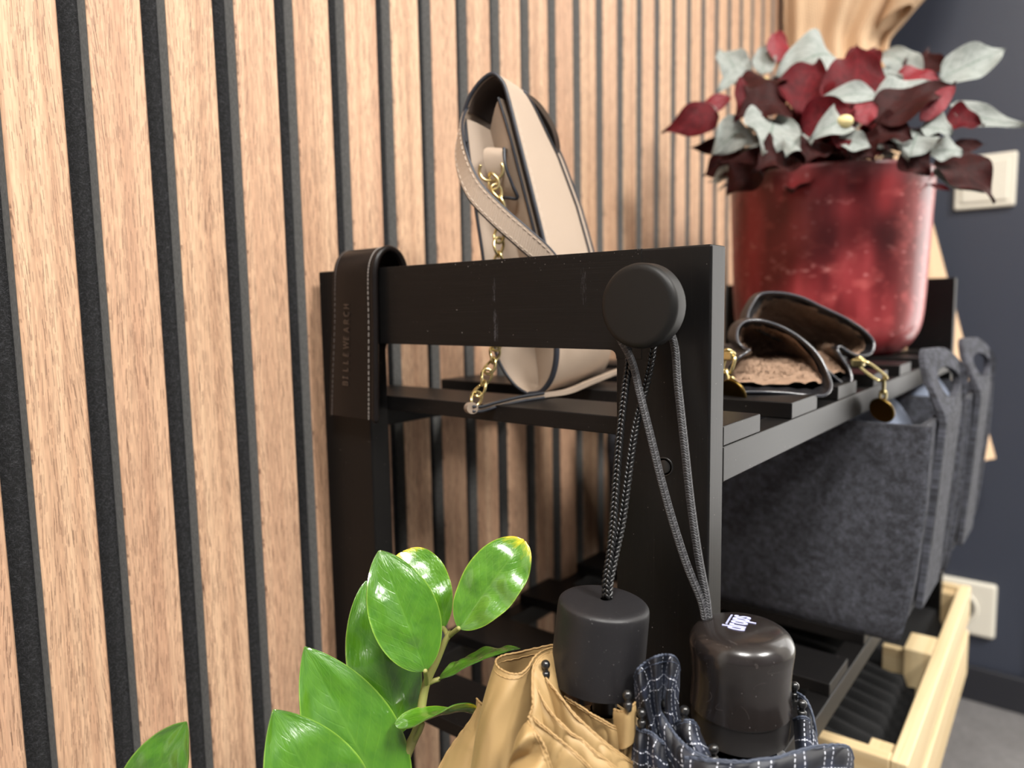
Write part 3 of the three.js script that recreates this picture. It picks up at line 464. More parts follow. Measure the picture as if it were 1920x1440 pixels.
// ---------------------------------------------------------------- two fur lined gloves
function chainBits(parent, pts, mat) { return pts; }
function glove(label, ring, depthDir, len, handDir) {
  const c = ring.reduce((a, p) => a.add(p), V(0, 0, 0)).multiplyScalar(1 / ring.length);
  const g = thing('glove', label, 'glove', V(c.x, 0.6226, c.z), 'pair of black leather gloves');
  const off = (k, s, lift = 0) => ring.map((p) => p.clone().sub(c).multiplyScalar(s).add(c).addScaledVector(depthDir, k).add(V(0, lift, 0)));
  const flat = (r, yTop) => r.map((p) => V(p.x, Math.max(0.6245, Math.min(p.y, yTop)), p.z));
  const shellRows = [ring, off(0.010, 1.03), flat(off(0.035, 1.02), 0.70), flat(off(0.065, 0.95), 0.672), flat(off(len * 0.8, 0.9), 0.655), flat(off(len, 0.8), 0.648)];
  const shell = part('glove_cuff', thick(gridOf(shellRows, 72, 30, true), 0.0016), M.glove, g);
  part('facing_band', thick(gridOf([ring, off(0.006, 0.95), off(0.011, 0.88)], 72, 6, true).map((r, j) => r.map((p, i) => p.clone().add(V(0, 0.0005 * Math.sin(i * 1.7) * (j > 3 ? 1 : 0), 0)))), 0.001), M.glove, g);
  const inner = gridOf([off(0.008, 0.90), off(0.018, 0.84), off(0.036, 0.76), off(0.055, 0.5), off(0.06, 0.05)].map((w, q) => w.map((p) => V(p.x, Math.max(p.y, [0.6285, 0.633, 0.6385, 0.640, 0.640][q]), p.z))), 72, 24, true);
  seedState = 99; const G = inner.map((r, j) => r.map((p, i) => { const k = i % 72; return p.clone().add(V(0, 0.0026 * (vn(k * 0.7, j * 1.0, 50, 40, 5) - 0.5), 0.0026 * (vn(k * 0.4, j * 0.6, 29, 40, 9) - 0.5))); }));
  part('fur_lining', skin(G), M.fur, g, 'brown fleece lining');
  const N = gridNormals(G), HP = [], HN = [], HU = []; seedState = 123;
  for (let k = 0; k < 9000; k++) { const j = Math.floor(rr(2, 22)), i = Math.floor(rr(0, 72)), p = G[j][i].clone().lerp(G[j + 1][i + 1], rng()).lerp(G[j][i + 1], rng() * 0.5), n = N[j][i].clone(); if (n.dot(c.clone().addScaledVector(depthDir, 0.02).sub(p)) < 0) n.negate(); const t = n.clone().addScaledVector(V(rr(-1, 1), rr(-1, 1), rr(-1, 1)), 0.8).normalize(), w = t.clone().cross(V(rr(-1, 1), rr(-1, 1), rr(-1, 1))).normalize().multiplyScalar(0.00016), q = p.clone().addScaledVector(t, rr(0.0012, 0.0032)); for (const v of [p.clone().add(w), p.clone().sub(w), q]) { HP.push(v.x, v.y, v.z); HN.push(n.x, n.y, n.z); HU.push(v.x + v.z, v.y + v.z * 0.5); } }
  const hg = new THREE.BufferGeometry(); hg.setAttribute('position', new THREE.Float32BufferAttribute(HP, 3)); hg.setAttribute('normal', new THREE.Float32BufferAttribute(HN, 3)); hg.setAttribute('uv', new THREE.Float32BufferAttribute(HU, 2)); part('fur_pile', hg, M.fur, g).userData.kind = 'stuff';
  part('edge_piping', tube(ring, 0.00105, 220, 8, true), M.glovePiping, g, 'shiny dark piping round the cuff');
  // hand lying flat on the boards behind the cuff
  const e = c.clone().addScaledVector(depthDir, len * 0.75), bits = [], side = V(0, 1, 0).cross(handDir).normalize();
  const fing = (o, l, r, turn, y) => { const d = handDir.clone().addScaledVector(side, turn).normalize(); const p = e.clone().addScaledVector(side, o); p.y = y; const q = p.clone().addScaledVector(d, l * 0.5); q.y = y + 0.003; const t = p.clone().addScaledVector(d, l); t.y = y - 0.001; return tube([p, q, t], r, 16, 10); };
  for (const [o, l, t] of [[-0.027, 0.085, -0.12], [-0.009, 0.098, -0.03], [0.009, 0.095, 0.05], [0.026, 0.078, 0.15]]) bits.push(fing(o, l, 0.0078, t, 0.6316));
  bits.push(fing(0.03, 0.06, 0.008, 0.8, 0.6316));
  part('glove_fingers', merge(bits), M.glove, g);
  return g;
}
function charm(parent, top, mid, low, discP) {             // zip pull: block, long ring, small links, round disc
  const blk = new RoundedBoxGeometry(0.008, 0.0055, 0.006, 2, 0.0012); blk.translate(top.x, top.y, top.z);
  const zp = part('zip_pull', merge([blk, tube([top.clone().add(V(0.004, 0.001, 0)), top.clone().add(V(0.001, 0.0035, 0.002)), top.clone().add(V(-0.004, 0.001, 0.001))], 0.0011, 16, 8)]), M.gold, parent, 'gold zip pull');
  const loop = (a, b, w, r, s) => { const d = b.clone().sub(a), n = V(0, 0, 1).cross(d).normalize(), z = d.clone().cross(n).normalize(), k = n.multiplyScalar(Math.cos(s)).addScaledVector(z, Math.sin(s)); const o = []; for (let i = 0; i < 16; i++) { const t = i / 16 * 6.2832, q = Math.sign(Math.cos(t)) * Math.pow(Math.abs(Math.cos(t)), 0.5); o.push(a.clone().lerp(b, 0.5 + 0.5 * Math.sign(Math.sin(t)) * Math.pow(Math.abs(Math.sin(t)), 0.6)).addScaledVector(k, q * w / 2)); } return tube(o, r, 60, 8, true); };
  part('ring_link', loop(top.clone().add(V(0.002, 0, 0)), mid, 0.0085, 0.0010, 0.5), M.gold, parent, 'long gold ring'); part('ring_link', loop(mid.clone().add(V(0, 0.002, 0)), low, 0.0042, 0.0009, 1.2), M.gold, parent, 'gold link'); 
  part('ring_link', loop(low.clone().add(V(0, 0.0018, 0)), discP.clone().add(V(0, 0.0075, 0)), 0.0040, 0.0009, 0.2), M.gold, parent, 'gold link');
  const disc = latheSharp([[0, -0.0012], [0.0082, -0.0012], [0.0090, -0.0006], [0.0092, 0.0006], [0.0086, 0.0013], [0.0078, 0.0013], [0.0074, 0.0009], [0, 0.0009]], V(0, 0, 0), 40); orient(disc.rotateX(Math.PI / 2), V(-0.35, -0.35, 0.87), V(0, 1, 0)); disc.translate(discP.x, discP.y, discP.z);
  part('charm_disc', disc, M.darkBrass, parent, 'round dark gold disc'); 
  return zp;
}
{
  const r1 = [V(0.2284,0.6222,-0.4069), V(0.2248,0.6299,-0.4129), V(0.2246,0.6375,-0.4163), V(0.2301,0.6434,-0.4163), V(0.234,0.6479,-0.4227), V(0.2297,0.6485,-0.4271), V(0.2247,0.6528,-0.4288), V(0.222,0.6597,-0.4353), V(0.2236,0.6641,-0.4423), V(0.23,0.6648,-0.4502), V(0.2407,0.6611,-0.4557), V(0.2522,0.6538,-0.4588), V(0.2627,0.6443,-0.4582), V(0.2697,0.6338,-0.4547), V(0.2736,0.6256,-0.449), V(0.2721,0.6215,-0.442), V(0.2652,0.6219,-0.4339), V(0.2542,0.6234,-0.4253), V(0.2433,0.6242,-0.4167), V(0.235,0.624,-0.4112)];
  const g1 = glove('nearer fur lined black leather glove with open cuff facing the front edge of the shelf', r1, V(-0.45, -0.02, -0.89), 0.10, V(-0.6, 0, -0.8));
  charm(g1, V(0.2267,0.6454,-0.4087), V(0.2275,0.6354,-0.4054), V(0.2305,0.6289,-0.4031), V(0.2332,0.6244,-0.4028));
  const r2 = [V(0.2137,0.6618,-0.4754), V(0.2114,0.6681,-0.4795), V(0.2115,0.6758,-0.4884), V(0.2137,0.6815,-0.4961), V(0.2214,0.6825,-0.5076), V(0.2326,0.6793,-0.5201), V(0.2454,0.6713,-0.5318), V(0.2586,0.6629,-0.5426), V(0.2683,0.6545,-0.5493), V(0.2735,0.6471,-0.5512), V(0.2734,0.6407,-0.5464), V(0.2694,0.6382,-0.5377), V(0.2633,0.6406,-0.5318), V(0.2576,0.645,-0.5278), V(0.2574,0.6432,-0.5223), V(0.2611,0.6368,-0.5218), V(0.2654,0.6304,-0.5218), V(0.2677,0.6236,-0.5188), V(0.2664,0.6197,-0.5134), V(0.2621,0.6244,-0.5067), V(0.2554,0.6324,-0.4998), V(0.2453,0.6417,-0.4929), V(0.2332,0.6502,-0.4869), V(0.2215,0.6567,-0.4797)];
  const g2 = glove('farther fur lined black leather glove whose cuff edge folds above the shelf rail', r2, V(-0.45, -0.06, -0.89), 0.10, V(-0.5, 0, -0.86));
  charm(g2, V(0.2697,0.6345,-0.5271), V(0.2829,0.622,-0.5412), V(0.2826,0.6127,-0.5423), V(0.2822,0.6012,-0.543));
}

// ---------------------------------------------------------------- red pot with artificial begonia leaves
function leafGrid(a, b, width, nrm, { bend = 0.1, fold = 0.12, wav = 0.02, tipPow = 0.75, basePow = 0.55, nu = 12, nv = 22, curl = 0, seed = 1, twist = 0, bumpy = 0 } = {}) {
  const d = b.clone().sub(a), L = d.length(), n = nrm.clone().addScaledVector(d, -nrm.dot(d) / d.lengthSq()).normalize(), s = d.clone().cross(n).normalize();
  const m = a.clone().add(b).multiplyScalar(0.5).addScaledVector(n, bend * L * 2); const peak = Math.pow(basePow / (basePow + tipPow), basePow) * Math.pow(tipPow / (basePow + tipPow), tipPow);
  const dn = d.clone().normalize(), s0 = s, n0 = n;
  return gridFn((u, v) => {
    const tw = twist * (0.5 - v), s = s0.clone().applyAxisAngle(dn, tw), n = n0.clone().applyAxisAngle(dn, tw);
    const p = a.clone().multiplyScalar((1 - v) * (1 - v)).addScaledVector(m, 2 * v * (1 - v)).addScaledVector(b, v * v);
    const w = width / 2 * Math.pow(Math.max(v, 0.001), basePow) * Math.pow(Math.max(1 - v, 0.0005), tipPow) / peak, q = (u - 0.5) * 2, dir = Math.abs(q);
    return p.addScaledVector(s, q * w * (1 - 0.08 * dir * Math.abs(curl))).addScaledVector(n, fold * w * dir * dir + curl * w * q * q + wav * width * Math.sin(v * 11 + q * 2 + seed) * dir + bumpy * (vn(u * 4 + seed * 3, v * 6.5 + seed, 99, 99, 7) - 0.5) * Math.min(1, (1 - v) * 5) * Math.min(1, v * 5));
  }, nu, nv);
}
{
  const C = V(0.171, 0.6226, -0.802), pl = thing('potted_plant', 'glazed red pot of silver and dark red leaves at the far end of the shelf', 'potted plant', C);
  const prof = [[0.058, 0.0002], [0.066, 0.0004], [0.076, 0.006], [0.086, 0.020], [0.0905, 0.038], [0.0925, 0.07], [0.0945, 0.12], [0.0965, 0.168], [0.0972, 0.176], [0.0955, 0.1795], [0.0925, 0.178], [0.0905, 0.165], [0.089, 0.13]];
  const pg = lathe(prof, C, 96); { const uv = pg.attributes.uv, ps = pg.attributes.position; for (let i = 0; i < uv.count; i++) { const k = i % 97; uv.setXY(i, k / 96 * 0.6, Math.max(0, Math.min(0.2, ps.getY(i) - C.y)) * 0.22 / 0.185); } }
  part('pot', pg, M.pot, pl, 'red glazed pot with paler drips');
  part('soil', lathe([[0.091, 0.150], [0.06, 0.156], [0.02, 0.158], [0.0005, 0.158]], C, 40), M.soil, pl);
  const mats = { S: M.leafSilver, R: M.leafRed, B: M.leafBrown, P: M.leafPink };
  seedState = 808;
  const core = V(C.x, C.y + 0.165, C.z);
  const leaf = (a, b, w, k, n, o) => { const g = part('leaf', skin(leafGrid(a, b, w, n, { nu: 8, nv: 14, ...o }), { unitUV: true }), mats[k], pl); return g; };
  const toCam = V(0.5, 0.25, 0.8);
  const list = [
    ['S', V(0.19,0.8994,-0.7699), V(0.1444,0.8793,-0.7046), 0.056, 0.22], ['R', V(0.1773,0.8417,-0.6744), V(0.1838,0.8957,-0.7127), 0.050, 0.05], ['R', V(0.2226,0.8311,-0.6836), V(0.2104,0.9076,-0.7357), 0.060, 0.04], ['S', V(0.1046,0.8908,-0.7258), V(0.0808,0.9322,-0.738), 0.034, 0.1], ['S', V(0.1209,0.8957,-0.7395), V(0.0969,0.879,-0.6922), 0.024, 0.1],
    ['S', V(0.1302,0.8946,-0.7211), V(0.1228,0.9292,-0.7456), 0.022, 0.05], ['P', V(0.1384,0.9057,-0.7292), V(0.1327,0.9448,-0.7557), 0.022, 0.03], ['S', V(0.2276,0.86,-0.7432), V(0.2349,0.8859,-0.7526), 0.034, 0.1], ['S', V(0.2468,0.8869,-0.8139), V(0.2093,0.9277,-0.8409), 0.03, 0.1], ['B', V(0.25,0.8869,-0.8164), V(0.25,0.9233,-0.8472), 0.040, 0.02],
    ['S', V(0.2703,0.8745,-0.7795), V(0.3161,0.9014,-0.82), 0.034, 0.04], ['S', V(0.2825,0.8468,-0.7598), V(0.3402,0.8222,-0.7771), 0.022, -0.06], ['P', V(0.2357,0.8705,-0.7511), V(0.2755,0.8685,-0.7571), 0.03, 0.1], ['S', V(0.2392,0.831,-0.6841), V(0.2767,0.8552,-0.7304), 0.042, 0.05], ['B', V(0.2421,0.8214,-0.6722), V(0.2927,0.8527,-0.7171), 0.040, 0.06],
    ['P', V(0.2723,0.8222,-0.6901), V(0.2929,0.8504,-0.7105), 0.016, 0.03], ['S', V(0.2388,0.8479,-0.6989), V(0.1963,0.8381,-0.6504), 0.020, 0.12], ['P', V(0.2283,0.8243,-0.6614), V(0.2434,0.8363,-0.6752), 0.020, 0.05], ['R', V(0.1909,0.8214,-0.6438), V(0.2299,0.8331,-0.6639), 0.036, 0.08], ['S', V(0.1665,0.8348,-0.6518), V(0.172,0.7976,-0.6125), 0.052, 0.05],
    ['S', V(0.1972,0.8136,-0.635), V(0.1893,0.7935,-0.613), 0.024, 0.05], ['S', V(0.1364,0.8351,-0.6664), V(0.1174,0.8076,-0.6345), 0.036, 0.15], ['S', V(0.1063,0.8568,-0.6709), V(0.0651,0.8521,-0.6629), 0.022, -0.1], ['R', V(0.1077,0.8513,-0.6713), V(0.0569,0.84,-0.6547), 0.034, 0.1], ['P', V(0.1121,0.8708,-0.6904), V(0.0801,0.8569,-0.6756), 0.018, 0.04],
    ['B', V(0.1706,0.8498,-0.6701), V(0.1387,0.8354,-0.6295), 0.044, 0.08], ['B', V(0.145,0.8832,-0.7056), V(0.1432,0.848,-0.6478), 0.044, 0.1], ['R', V(0.1422,0.8677,-0.6755), V(0.1348,0.8342,-0.6392), 0.036, 0.1], ['S', V(0.2214,0.8236,-0.6558), V(0.2038,0.8042,-0.6196), 0.026, 0.2], ['S', V(0.2217,0.8066,-0.6408), V(0.2449,0.799,-0.652), 0.018, 0.06],
    ['B', V(0.2393,0.811,-0.6685), V(0.2697,0.8055,-0.6793), 0.036, 0.1], ['S', V(0.2707,0.8146,-0.6942), V(0.2681,0.79,-0.676), 0.036, 0.1], ['S', V(0.2719,0.8172,-0.6956), V(0.2945,0.8093,-0.6998), 0.026, 0.1], ['R', V(0.2796,0.8329,-0.7555), V(0.309,0.8252,-0.7653), 0.028, 0.06], ['S', V(0.2759,0.7981,-0.7091), V(0.3005,0.7956,-0.7157), 0.024, 0.12],
    ['B', V(0.2798,0.7964,-0.725), V(0.3233,0.7548,-0.7285), 0.042, 0.1], ['S', V(0.2791,0.7856,-0.7165), V(0.316,0.7629,-0.7237), 0.016, 0.02], ['B', V(0.2846,0.8066,-0.756), V(0.31,0.8117,-0.7771), 0.014, 0.05], ['B', V(0.1778,0.8068,-0.6442), V(0.1341,0.7951,-0.6074), 0.016, -0.04], ['B', V(0.1294,0.825,-0.6852), V(0.0769,0.8263,-0.6689), 0.022, -0.08],
    ['B', V(0.1282,0.8092,-0.6821), V(0.0904,0.7984,-0.676), 0.036, 0.08], ['S', V(0.1315,0.7984,-0.6703), V(0.0998,0.7905,-0.6696), 0.022, 0.05], ['B', V(0.1495,0.7983,-0.6591), V(0.1252,0.7737,-0.6491), 0.036, 0.1], ['B', V(0.1851,0.7992,-0.6361), V(0.1651,0.7837,-0.6051), 0.040, 0.1], ['B', V(0.205,0.8091,-0.6406), V(0.2028,0.7846,-0.6162), 0.03, 0.1],
    ['B', V(0.2293,0.8042,-0.6595), V(0.2476,0.787,-0.6525), 0.034, 0.1], ['R', V(0.2149,0.8176,-0.6497), V(0.2288,0.7934,-0.6383), 0.026, 0.1], ['R', V(0.1984,0.8931,-0.7757), V(0.2088,0.9242,-0.8142), 0.034, 0.1], ['R', V(0.1953,0.8641,-0.7177), V(0.1674,0.9008,-0.739), 0.03, 0.1], ['B', V(0.2604,0.8,-0.684), V(0.2795,0.7777,-0.6963), 0.03, 0.08],
  ];
  for (const [k, a, b, w, bend] of list) leaf(a, b, w, k, toCam.clone().add(V(rr(-0.4, 0.4), rr(-0.1, 0.5), rr(-0.2, 0.2))), { bend: bend * 1.3, seed: rr(0, 6), fold: rr(0.05, 0.45), wav: 0.09, tipPow: k === 'R' || k === 'B' ? rr(1.2, 1.6) : rr(0.8, 1.2), basePow: rr(0.5, 0.75) });
  for (let k = 0; k < 150; k++) {                             // the crowd of leaves inside the crown
    const an = rr(0, 6.283), r0 = rr(0.0, 0.07), r1 = r0 + rr(0.03, 0.055), y = rr(0.015, 0.075) - r0 * 0.35;
    let a = V(core.x + Math.sin(an) * r0, core.y + y, core.z + Math.cos(an) * r0), b = V(core.x + Math.sin(an) * r1, core.y + y + rr(-0.015, 0.03) + (r1 < 0.07 ? 0.02 : -0.012), core.z + Math.cos(an) * r1);
    if (b.x < 0.03) { b.x = 0.03; a.x = Math.max(a.x, 0.05); }
    leaf(a, b, rr(0.020, 0.036), k % 5 === 0 ? 'S' : k % 5 < 3 ? 'B' : 'R', V(Math.sin(an) * 0.5 + rr(-0.3, 0.3), 0.9, Math.cos(an) * 0.5 + 0.2), { bend: rr(0, 0.14), seed: k, fold: rr(0.1, 0.5), wav: 0.09, tipPow: 1.1, basePow: 0.7 });
  }
  for (let k = 0; k < 16; k++) { const an = k * 0.61, r = 0.02 + 0.04 * ((k * 7) % 10) / 10; part('stem', tube([V(core.x + Math.sin(an) * 0.02, core.y - 0.01, core.z + Math.cos(an) * 0.02), V(core.x + Math.sin(an) * r, core.y + 0.03, core.z + Math.cos(an) * r), V(core.x + Math.sin(an) * r * 1.5, core.y + 0.06, core.z + Math.cos(an) * r * 1.5)], 0.0013, 12, 6), M.redStem, pl); }
  for (const [p, r] of [[V(0.137,0.8819,-0.7055), 0.0065], [V(0.2271,0.8199,-0.6405), 0.0065], [V(0.1421,0.8783,-0.7027), 0.005]]) { const s = new THREE.SphereGeometry(r, 14, 10); s.scale(1, 0.8, 1); s.translate(p.x, p.y, p.z); part('bud', s, M.bud, pl, 'small cream bud'); }
}

// ---------------------------------------------------------------- grey felt baskets on the lower shelf
function feltBasket(label, x0, x1, z0, z1, y0, y1, flare, tabZ) {
  const o = thing('felt_basket', label, 'basket', V((x0 + x1) / 2, y0, (z0 + z1) / 2), 'grey felt baskets on the lower shelf');
  const rnd = (e, y, f) => { const r = 0.012, a = x0 - f * 0.3 + e, b = x1 + f - e, c = z0 + f * 0.1 - e, d = z1 - f * 0.1 + e, P = []; for (const [cx, cz, s] of [[b - r, c - r, 0], [b - r, d + r, 1], [a + r, d + r, 2], [a + r, c - r, 3]]) for (let k = 0; k < 4; k++) { const t = (s + k / 3) * Math.PI / 2; P.push(V(cx + r * Math.sin(t), y, cz + r * Math.cos(t))); } return P; };
  const h = y1 - y0, rows = [rnd(0.010, y0 + 0.001, 0), rnd(0.002, y0 + 0.004, 0), rnd(0, y0 + h * 0.3, flare * 0.4), rnd(0, y0 + h * 0.7, flare * 0.85), rnd(0, y1, flare)];
  const w = part('basket_wall', thick(gridOf(rows, 96, 24, true).map((r) => r.map((p) => p.add(V(0.0012 * (vn(p.z * 40 + 50, p.y * 40, 99, 99, 3) - 0.5), 0, 0.002 * (vn(p.x * 30 + 50, p.y * 30, 99, 99, 4) - 0.5))))), 0.004), M.basket, o);
  part('basket_floor', box(x0 + 0.004, x1 - 0.004, y0 + 0.001, y0 + 0.005, z1 + 0.004, z0 - 0.004, 0.001), M.basket, o);
  // handle strap sewn on the outer short side, its loop standing above the rim
  const zc = tabZ, hw = 0.036, X = (y) => x1 + flare * Math.min(1, (y - y0) / h * 1.1) + 0.004;
  const sh = new THREE.Shape(); sh.moveTo(-hw, -h * 0.92); sh.lineTo(hw, -h * 0.92); sh.lineTo(hw, -0.004); sh.bezierCurveTo(hw, 0.025, hw * 0.75, 0.048, hw * 0.35, 0.050); sh.lineTo(-hw * 0.35, 0.050); sh.bezierCurveTo(-hw * 0.75, 0.048, -hw, 0.025, -hw, -0.004); sh.closePath();
  const hole = new THREE.Path(); hole.absellipse(0, 0.024, 0.019, 0.0125, 0, Math.PI * 2, true); sh.holes.push(hole);
  let g = new THREE.ExtrudeGeometry(sh, { depth: 0.004, bevelEnabled: true, bevelThickness: 0.0006, bevelSize: 0.0006, bevelSegments: 1, curveSegments: 14 }); g = g.index ? g.toNonIndexed() : g;
  const ps = g.attributes.position; for (let i = 0; i < ps.count; i++) { const u = ps.getX(i), v = ps.getY(i), q = ps.getZ(i), y = y1 + v; const ph = 0.3 * Math.max(0, Math.min(1, v / 0.03)); ps.setXYZ(i, X(Math.min(y, y1)) + q * Math.cos(ph) - (v > 0 ? v * v * 5.5 : 0) + u * Math.sin(ph), y, zc - u * Math.cos(ph) + q * Math.sin(ph)); } g.computeVertexNormals(); { const uv = g.attributes.uv; for (let i = 0; i < uv.count; i++) uv.setXY(i, ps.getZ(i), ps.getY(i)); }
  part('handle_strap', g, M.basket, o);
  for (const s of [-1, 1]) part('seam', tube([V(X(y1) + 0.0035, y1 - 0.004, zc + s * (hw - 0.001)), V(X(y0 + h * 0.5) + 0.0035, y0 + h * 0.5, zc + s * (hw - 0.001)), V(X(y0 + 0.02) + 0.003, y0 + 0.018, zc + s * (hw - 0.001))], 0.0014, 40, 6), M.basketSeam, o);
  return o;
}
feltBasket('grey felt basket nearest the camera on the lower shelf, its loop handle upright', 0.055, 0.2905, -0.575, -0.742, 0.4253, 0.5875, 0.0115, -0.655);
feltBasket('grey felt basket farther along the lower shelf, half hidden by the nearer basket', 0.055, 0.294, -0.758, -0.925, 0.4253, 0.5875, 0.010, -0.842);
function lump(name, label, p, rx, ry, rz, s) {
  const o = thing(name, label, 'cloth', V(p.x, p.y - ry, p.z), 'pale cloths in the felt baskets');
  part('cloth_fold', lathe([[0.0005, -1], [0.6, -0.85], [0.95, -0.3], [0.9, 0.4], [0.5, 0.85], [0.0005, 1]], V(0, 0, 0), 48, (a, v) => 1 + 0.13 * Math.sin(a * 5 + s + v * 4) + 0.06 * Math.sin(a * 9 + s * 2)).scale(rx, ry, rz).translate(p.x, p.y, p.z), M.cloth, o);
}
lump('folded_cloth', 'pale blue grey cloth lying in the nearer felt basket', V(0.245, 0.516, -0.672), 0.038, 0.086, 0.055, 1);
lump('folded_cloth', 'pale blue grey cloth lying in the farther felt basket', V(0.25, 0.520, -0.842), 0.038, 0.089, 0.06, 3);

// ---------------------------------------------------------------- pine crate under the lower shelf
{
  const x0 = 0.03, x1 = 0.300, z0 = -0.556, z1 = -0.97, yT = 0.342, yF = 0.2285;
  const o = thing('wooden_crate', 'pale pine crate on the lowest shelf, jutting out past the black rail', 'crate', V((x0 + x1) / 2, yF, (z0 + z1) / 2)); o.rotation.y = 0.022;
  for (const x of [x0 + 0.012, x1 - 0.030]) for (const z of [z0 - 0.012, z1 + 0.030]) part('corner_post', box(x, x + 0.018, yF + 0.006, yT - 0.004, z - 0.018, z, 0.001), M.pine, o);
  for (const [a, b] of [[0.302, yT], [yF + 0.006, 0.288]]) {
    part('side_slat', box(x1 - 0.012, x1, a, b, z1, z0, 0.0015, 'z'), M.pine, o); part('side_slat', box(x0, x0 + 0.012, a, b, z1, z0, 0.0015, 'z'), M.pine, o);
    part('end_slat', box(x0 + 0.012, x1 - 0.012, a, b, z0 - 0.012, z0, 0.0015, 'x'), M.pine, o); part('end_slat', box(x0 + 0.012, x1 - 0.012, a, b, z1, z1 + 0.012, 0.0015, 'x'), M.pine, o);
  }
  part('divider_board', box(0.245, x1 - 0.012, yF + 0.01, 0.337, -0.768, -0.760, 0.001, 'x'), M.pine, o);
  part('divider_block', box(x1 - 0.036, x1 - 0.012, yF + 0.04, 0.341, -0.800, -0.757, 0.0015), M.pine, o);
  part('base_board', box(x0 + 0.002, x1 - 0.002, yF, yF + 0.007, z1 + 0.002, z0 - 0.002, 0.001, 'z'), M.pine, o);
  const k = thing('folded_scarf', 'black ribbed scarf folded in the near half of the pine crate', 'scarf', V(0.165, yF + 0.008, -0.66));
  part('scarf_folds', thick(gridFn((u, v) => V(0.048 + 0.236 * u - 0.006 * v, 0.318 + 0.004 * Math.sin((v * 0.17 + 0.006 * Math.sin(u * 7)) * 330) + 0.006 * Math.sin(u * 3.1) - (u < 0.04 || u > 0.96 ? 0.012 : 0), -0.576 - 0.178 * v - 0.008 * Math.sin(u * 5)), 60, 220), 0.004), M.knit, k);
  const k2 = thing('dark_cloth', 'plain black cloth filling the far half of the pine crate behind the divider', 'cloth', V(0.165, yF + 0.008, -0.86));
  part('cloth_folds', thick(gridFn((u, v) => V(0.048 + 0.228 * u, 0.312 + 0.006 * Math.sin(u * 5 + v * 3) - (u < 0.04 || u > 0.96 || v < 0.05 || v > 0.95 ? 0.02 : 0), -0.81 - 0.14 * v), 40, 40), 0.004), M.knit, k2); part('cloth_layer', box(0.052, 0.272, yF + 0.009, 0.304, -0.945, -0.812, 0.012, 'x', 3), M.knit, k2);
  part('scarf_layer', box(0.052, 0.280, yF + 0.009, 0.312, -0.748, -0.576, 0.012, 'x', 3), M.knit, k);
}

// ---------------------------------------------------------------- umbrellas hanging from the peg
function sheet(name, rows, mat, parent, { th = 0.0004, nu = 56, nv = 36, hem, ripple = 0.0005, seed = 1, hemR = 0.00045, crease = 0.0012 } = {}) {
  const G = gridOf(rows, nu, nv); for (let j = 0; j <= nv; j++) for (let i = 0; i <= nu; i++) { const p = G[j][i], k = ripple * (vn(p.x * 260 + 90, p.y * 90, 999, 999, seed) - 0.5) * 2, h = 0.2 * ripple * Math.sin(i * 1.9 + seed) * Math.max(0, 1 - j / 4), f = vn(i / nu * 9 + seed * 7 + j / nv * 1.6, j / nv * 1.8 + seed, 999, 999, seed + 2), e = crease * (Math.abs(f - 0.5) * 2 - 0.4) * Math.min(1, j / nv * 5); p.z += k + h + e; p.x += k * 0.6 + e * 0.5; p.y += h; }
  const m = part(name, thick(G, th), mat, parent);
  if (hem) { part('hem', tube(G[0].map((p, i) => p.clone().add(V(0, 0.00009 * Math.sin(i * 2.3), 0.00006 * Math.cos(i * 1.7)))), hemR, nu * 4, 6), hem, m); part('hem_stitch', tube(G[Math.max(1, Math.round(nv * 0.09))].map((p, i) => p.clone().add(V(0.0002, 0.00012 * Math.sin(i * 2.1), 0.0003))), hemR * 0.45, nu * 4, 5), hem, m); }
  return m;
}
function ribTip(p, parent, dir = V(0, 1, 0), r = 0.0018) {
  const g = merge([new THREE.SphereGeometry(r, 20, 14), new THREE.CylinderGeometry(r * 0.55, r * 0.6, r * 1.2, 14).translate(0, -r * 1.1, 0), latheSharp([[0, -r * 3.4], [r * 0.7, -r * 3.4], [r * 0.95, -r * 2.3], [r * 0.9, -r * 1.7], [r * 0.5, -r * 1.4], [0, -r * 1.4]], V(0, 0, 0), 18)]);
  g.applyQuaternion(new THREE.Quaternion().setFromUnitVectors(V(0, 1, 0), dir.clone().normalize())); g.translate(p.x, p.y, p.z); return part('rib_tip', g, M.tip, parent, 'black ball tip of a rib');
}
